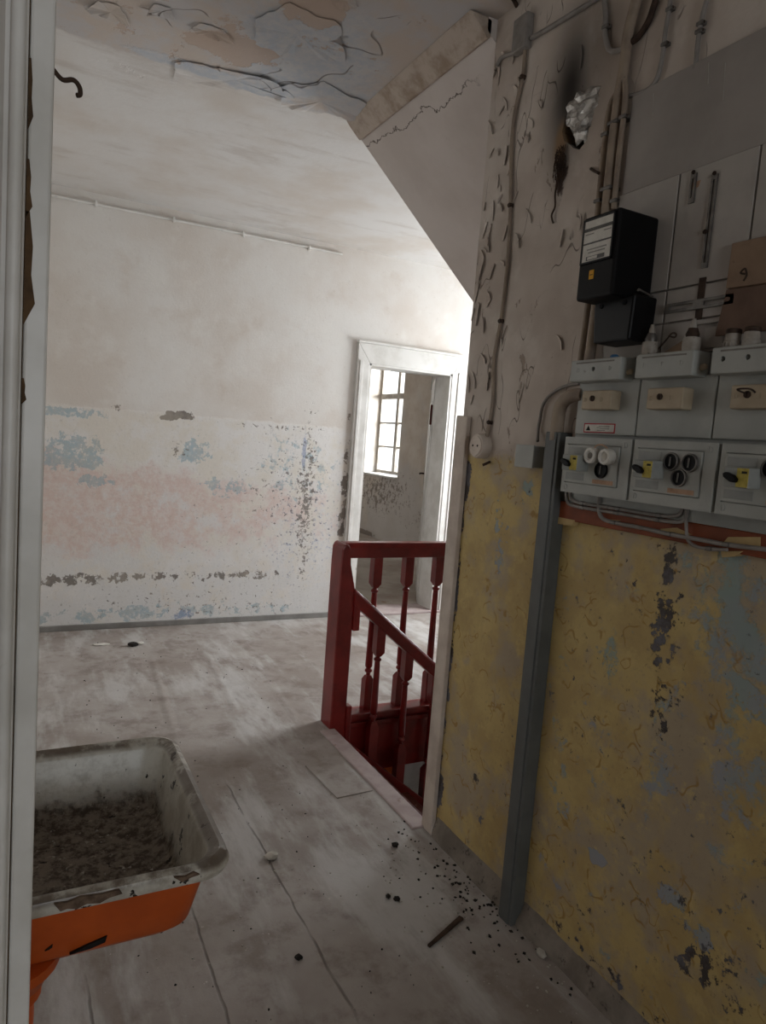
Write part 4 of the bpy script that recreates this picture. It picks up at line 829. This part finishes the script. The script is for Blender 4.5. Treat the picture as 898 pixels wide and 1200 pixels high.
# ================================================================ loose paint on ceiling and corner
def flake(poly, n_, lift, th=0.004):
    # irregular curled paint sheet: poly of 3-D points, n_ outward normal; the first edge lifts most
    c = sum(poly, Vector())/len(poly); mb_ = MB(); k = len(poly); top = []
    for i, q in enumerate(poly): top.append(q+n_*lift[i % len(lift)])
    mb_.add(top+[q+n_*th for q in top]+[c+n_*(sum(lift)/len(lift)*0.4), c+n_*(th+sum(lift)/len(lift)*0.4)],
            [(i, (i+1) % k, 2*k) for i in range(k)]+[((i+1) % k+k, i+k, 2*k+1) for i in range(k)]+[(i, i+k, (i+1) % k+k, (i+1) % k) for i in range(k)])
    return mb_
ceil = bpy.data.objects['ceiling']; dn = Vector((0, 0, -1))
def cp(x, y): return at(x, y, 2, ZC)
ORI['ceiling'] = Vector(ceil.location)
CF = [([(205, 72), (270, 82), (320, 92), (345, 112), (300, 108), (205, 92)], (0.004, 0.004, 0.012, 0.014, 0.01, 0.004)),
      ([(300, 46), (345, 62), (405, 68), (400, 30), (340, 2), (300, 20)], (0.018, 0.016, 0.01, 0.003, 0.003, 0.006)),
      ([(330, 122), (372, 130), (416, 136), (430, 120), (380, 95), (330, 100)], (0.016, 0.014, 0.016, 0.006, 0.003, 0.004)),
      ([(100, 8), (140, 22), (152, 26), (140, 6), (115, 0)], (0.012, 0.014, 0.012, 0.002, 0.002)),
      ([(172, 14), (205, 20), (200, 8), (180, 4)], (0.01, 0.01, 0.002, 0.002)),
      ([(222, 32), (250, 42), (274, 48), (262, 34), (235, 26)], (0.006, 0.014, 0.012, 0.002, 0.002)),
      ([(385, -6), (402, 8), (420, 6), (410, -10)], (0.01, 0.012, 0.004, 0.002))]
def rough(pts, lf, rn):
    P, Lf = [], []
    for i, q in enumerate(pts):
        b_ = pts[(i+1) % len(pts)]; l0, l1 = lf[i % len(lf)], lf[(i+1) % len(lf)]; d_ = math.hypot(b_[0]-q[0], b_[1]-q[1])
        for k in range(6):
            t_ = k/6; j_ = 0 if k == 0 else d_*0.045
            P.append((q[0]+(b_[0]-q[0])*t_+rn.uniform(-j_, j_), q[1]+(b_[1]-q[1])*t_+rn.uniform(-j_, j_))); Lf.append((l0+(l1-l0)*t_)*rn.uniform(0.6, 1.3))
    return P, Lf
rnc = random.Random(9); CF = [rough(pts, lf, rnc) for pts, lf in CF]
for pts, lf in CF: flake([cp(*q) for q in pts], dn, lf, 0.002).build('paint_flake', 'ceiling', ceil)
ORI['wall_right'] = Vector(wr.location); nx = Vector((-1, 0, 0)); rnd = random.Random(11)
for i in range(60):
    if i < 38: y = YC-0.004-rnd.uniform(0.0, 0.16)
    else: y = rnd.uniform(1.62, 2.15)
    z = rnd.uniform(1.66, 2.86); h_, w_ = rnd.uniform(0.01, 0.04), rnd.uniform(0.004, 0.013)
    if 1.6 < y < 1.84 and 2.3 < z < 2.66: continue
    sl_ = rnd.uniform(-0.012, 0.016)
    poly = [Vector((X0, y+w_+sl_, z+h_)), Vector((X0, y-w_*0.6+sl_, z+h_*0.8)), Vector((X0, y-w_-sl_*0.3, z)), Vector((X0, y-w_*0.5-sl_, z-h_)), Vector((X0, y+w_*0.6-sl_, z-h_*0.9)), Vector((X0, y+w_, z-h_*0.2))]
    poly = [Vector((q.x, min(q.y, YC-0.001), q.z)) for q in poly]
    a = rnd.uniform(0.002, 0.007); flake(poly, nx, (0.0, a, a*1.3, a, 0.0, 0.0), 0.0015).build('paint_flake', 'yellow', wr)

# ================================================================ things on the floor
fpt = lambda x, y: at(x, y, 2, 0)
pq = [fpt(358, 898), fpt(395, 936), fpt(437, 927), fpt(402, 890)]
tag(MB().prism([(q.x, q.y) for q in pq], 2, 0.0, 0.005).build('floor_patch', 'floor', bevel=0.001), 'square patch of linoleum set in the floor by the stair edge', 'floor patch')
def lump(x, y, r, mat, name, label, cat, sq=(1, 1, 0.7), sd=1.0, group=None):
    q = fpt(x, y); o = crumple((q.x, q.y, r*sq[2]*0.8), r, sd, sq, 2, 0.35).build(name, mat); tag(o, label, cat, group); return o
lump(690, 1151, 0.02, 'stone', 'plaster_lump', 'pale oval plaster lump on the dark floor by the meter wall', 'plaster', (0.8, 1.3, 0.7), 2)
lump(634, 1120, 0.017, 'stone', 'plaster_lump', 'grey plaster crumb beside the foot of the steel channel', 'plaster', (0.8, 1.2, 0.6), 4)
lump(463, 992, 0.013, 'lump', 'dark_lump', 'black lump on the floor near the wall corner', 'debris', sd=5)
lump(455, 1052, 0.009, 'lump', 'dark_lump', 'smaller of two black lumps lying side by side on the dark floor', 'debris', sd=6, group='pair of small black lumps')
lump(465, 1055, 0.011, 'lump', 'dark_lump', 'larger of two black lumps lying side by side on the dark floor', 'debris', sd=7, group='pair of small black lumps')
lump(350, 1124, 0.011, 'lump', 'dark_lump', 'single black lump in the dark foreground floor', 'debris', sd=8)
lump(318, 1006, 0.022, 'stone', 'plaster_lump', 'crumbled pale plaster heap on the floor right of the sink', 'plaster', (1.2, 1, 0.5), 9)
lump(156, 757, 0.03, 'lump', 'dark_lump', 'dark clod with a white chip in front of the far wall', 'debris', (1.2, 1, 0.5), 10)
lump(165, 755, 0.02, 'white_ceramic', 'white_chip', 'white plaster chip against the dark clod by the far wall', 'plaster', (1.2, 1, 0.5), 12)
lump(118, 756, 0.028, 'white_ceramic', 'white_chip', 'thin scatter of white plaster on the floor before the far wall', 'plaster', (2.0, 0.7, 0.25), 13)
a, b = fpt(502, 1110), fpt(540, 1076); dd = (b-a).normalized(); pp = Vector((-dd.y, dd.x, 0))
tag(MB().prism([((a+pp*0.004).x, (a+pp*0.004).y), ((a-pp*0.006).x, (a-pp*0.006).y), ((b-pp*0.012).x, (b-pp*0.012).y), ((b+pp*0.006).x, (b+pp*0.006).y)], 2, 0.0, 0.008).build('wood_splinter', 'stick', bevel=0.002), 'flat dark wood splinter on the dirty floor', 'splinter')
g = MB(); rnd = random.Random(21)
def chips(n_, fx_, fy_, s0, s1, mb_):
    for i in range(n_):
        x, y = fx_(), fy_()
        if x > 1.40 and y > 2.1: continue
        x = min(x, 1.44); s_ = rnd.uniform(s0, s1); a = rnd.uniform(0, 6.28)
        mb_.prism([(x+s_*math.cos(a+k*1.6)*rnd.uniform(0.5, 1.4), y+s_*math.sin(a+k*1.6)*rnd.uniform(0.5, 1.4)) for k in range(4)], 2, 0.0, rnd.uniform(0.001, 0.004))
chips(90, lambda: 1.44-abs(rnd.gauss(0, 0.2)), lambda: rnd.uniform(1.1, 2.1), 0.001, 0.0045, g)
chips(130, lambda: rnd.uniform(0.35, 1.4), lambda: rnd.uniform(1.2, 2.9), 0.0012, 0.004, g)
o = g.build('paint_chips', 'stone'); o['kind'] = 'stuff'; tag(o, 'scatter of tiny pale paint chips on the dark floor', 'debris')
g = MB(); chips(110, lambda: 1.43-abs(rnd.gauss(0, 0.07)), lambda: 1.75+rnd.gauss(0, 0.2), 0.002, 0.007, g); chips(160, lambda: rnd.uniform(0.3, 1.4), lambda: rnd.uniform(1.2, 5.0), 0.001, 0.004, g)
o = g.build('dark_rubble', 'lump'); o['kind'] = 'stuff'; tag(o, 'dark crumbs and grit piled along the foot of the meter wall', 'debris')
# wall panel in the far room
q0, q1 = at(360+583/3.873, 390+185/3.873, 0, XW), at(360+640/3.873, 390+252/3.873, 0, XW)
wpn = thing('wall_panel', 'small white framed panel with hanging cords in the far room', 'wall panel', (XW, q0.y, 2.24))
B(XW-0.05, XW, 7.72, 8.11, 2.22, 2.55).build('frame', 'grey_steel', wpn, bevel=0.004); B(XW-0.054, XW-0.045, 7.75, 8.08, 2.25, 2.52).build('face', 'white_ceramic', wpn)
for y, l in ((8.05, 0.45), (7.97, 0.55), (7.85, 0.4)):
    cdn = MB().tube([(XW-0.03, y, 2.23), (XW-0.02, y, 2.23-l)], 0.006, 6).build('cord', 'white_ceramic', wpn); MB().lathe([(0.006, 0), (0.02, 0.02), (0.02, 0.05), (0.006, 0.07)], (XW-0.02, y, 2.19-l), seg=8).build('pull', 'tan_label', cdn)
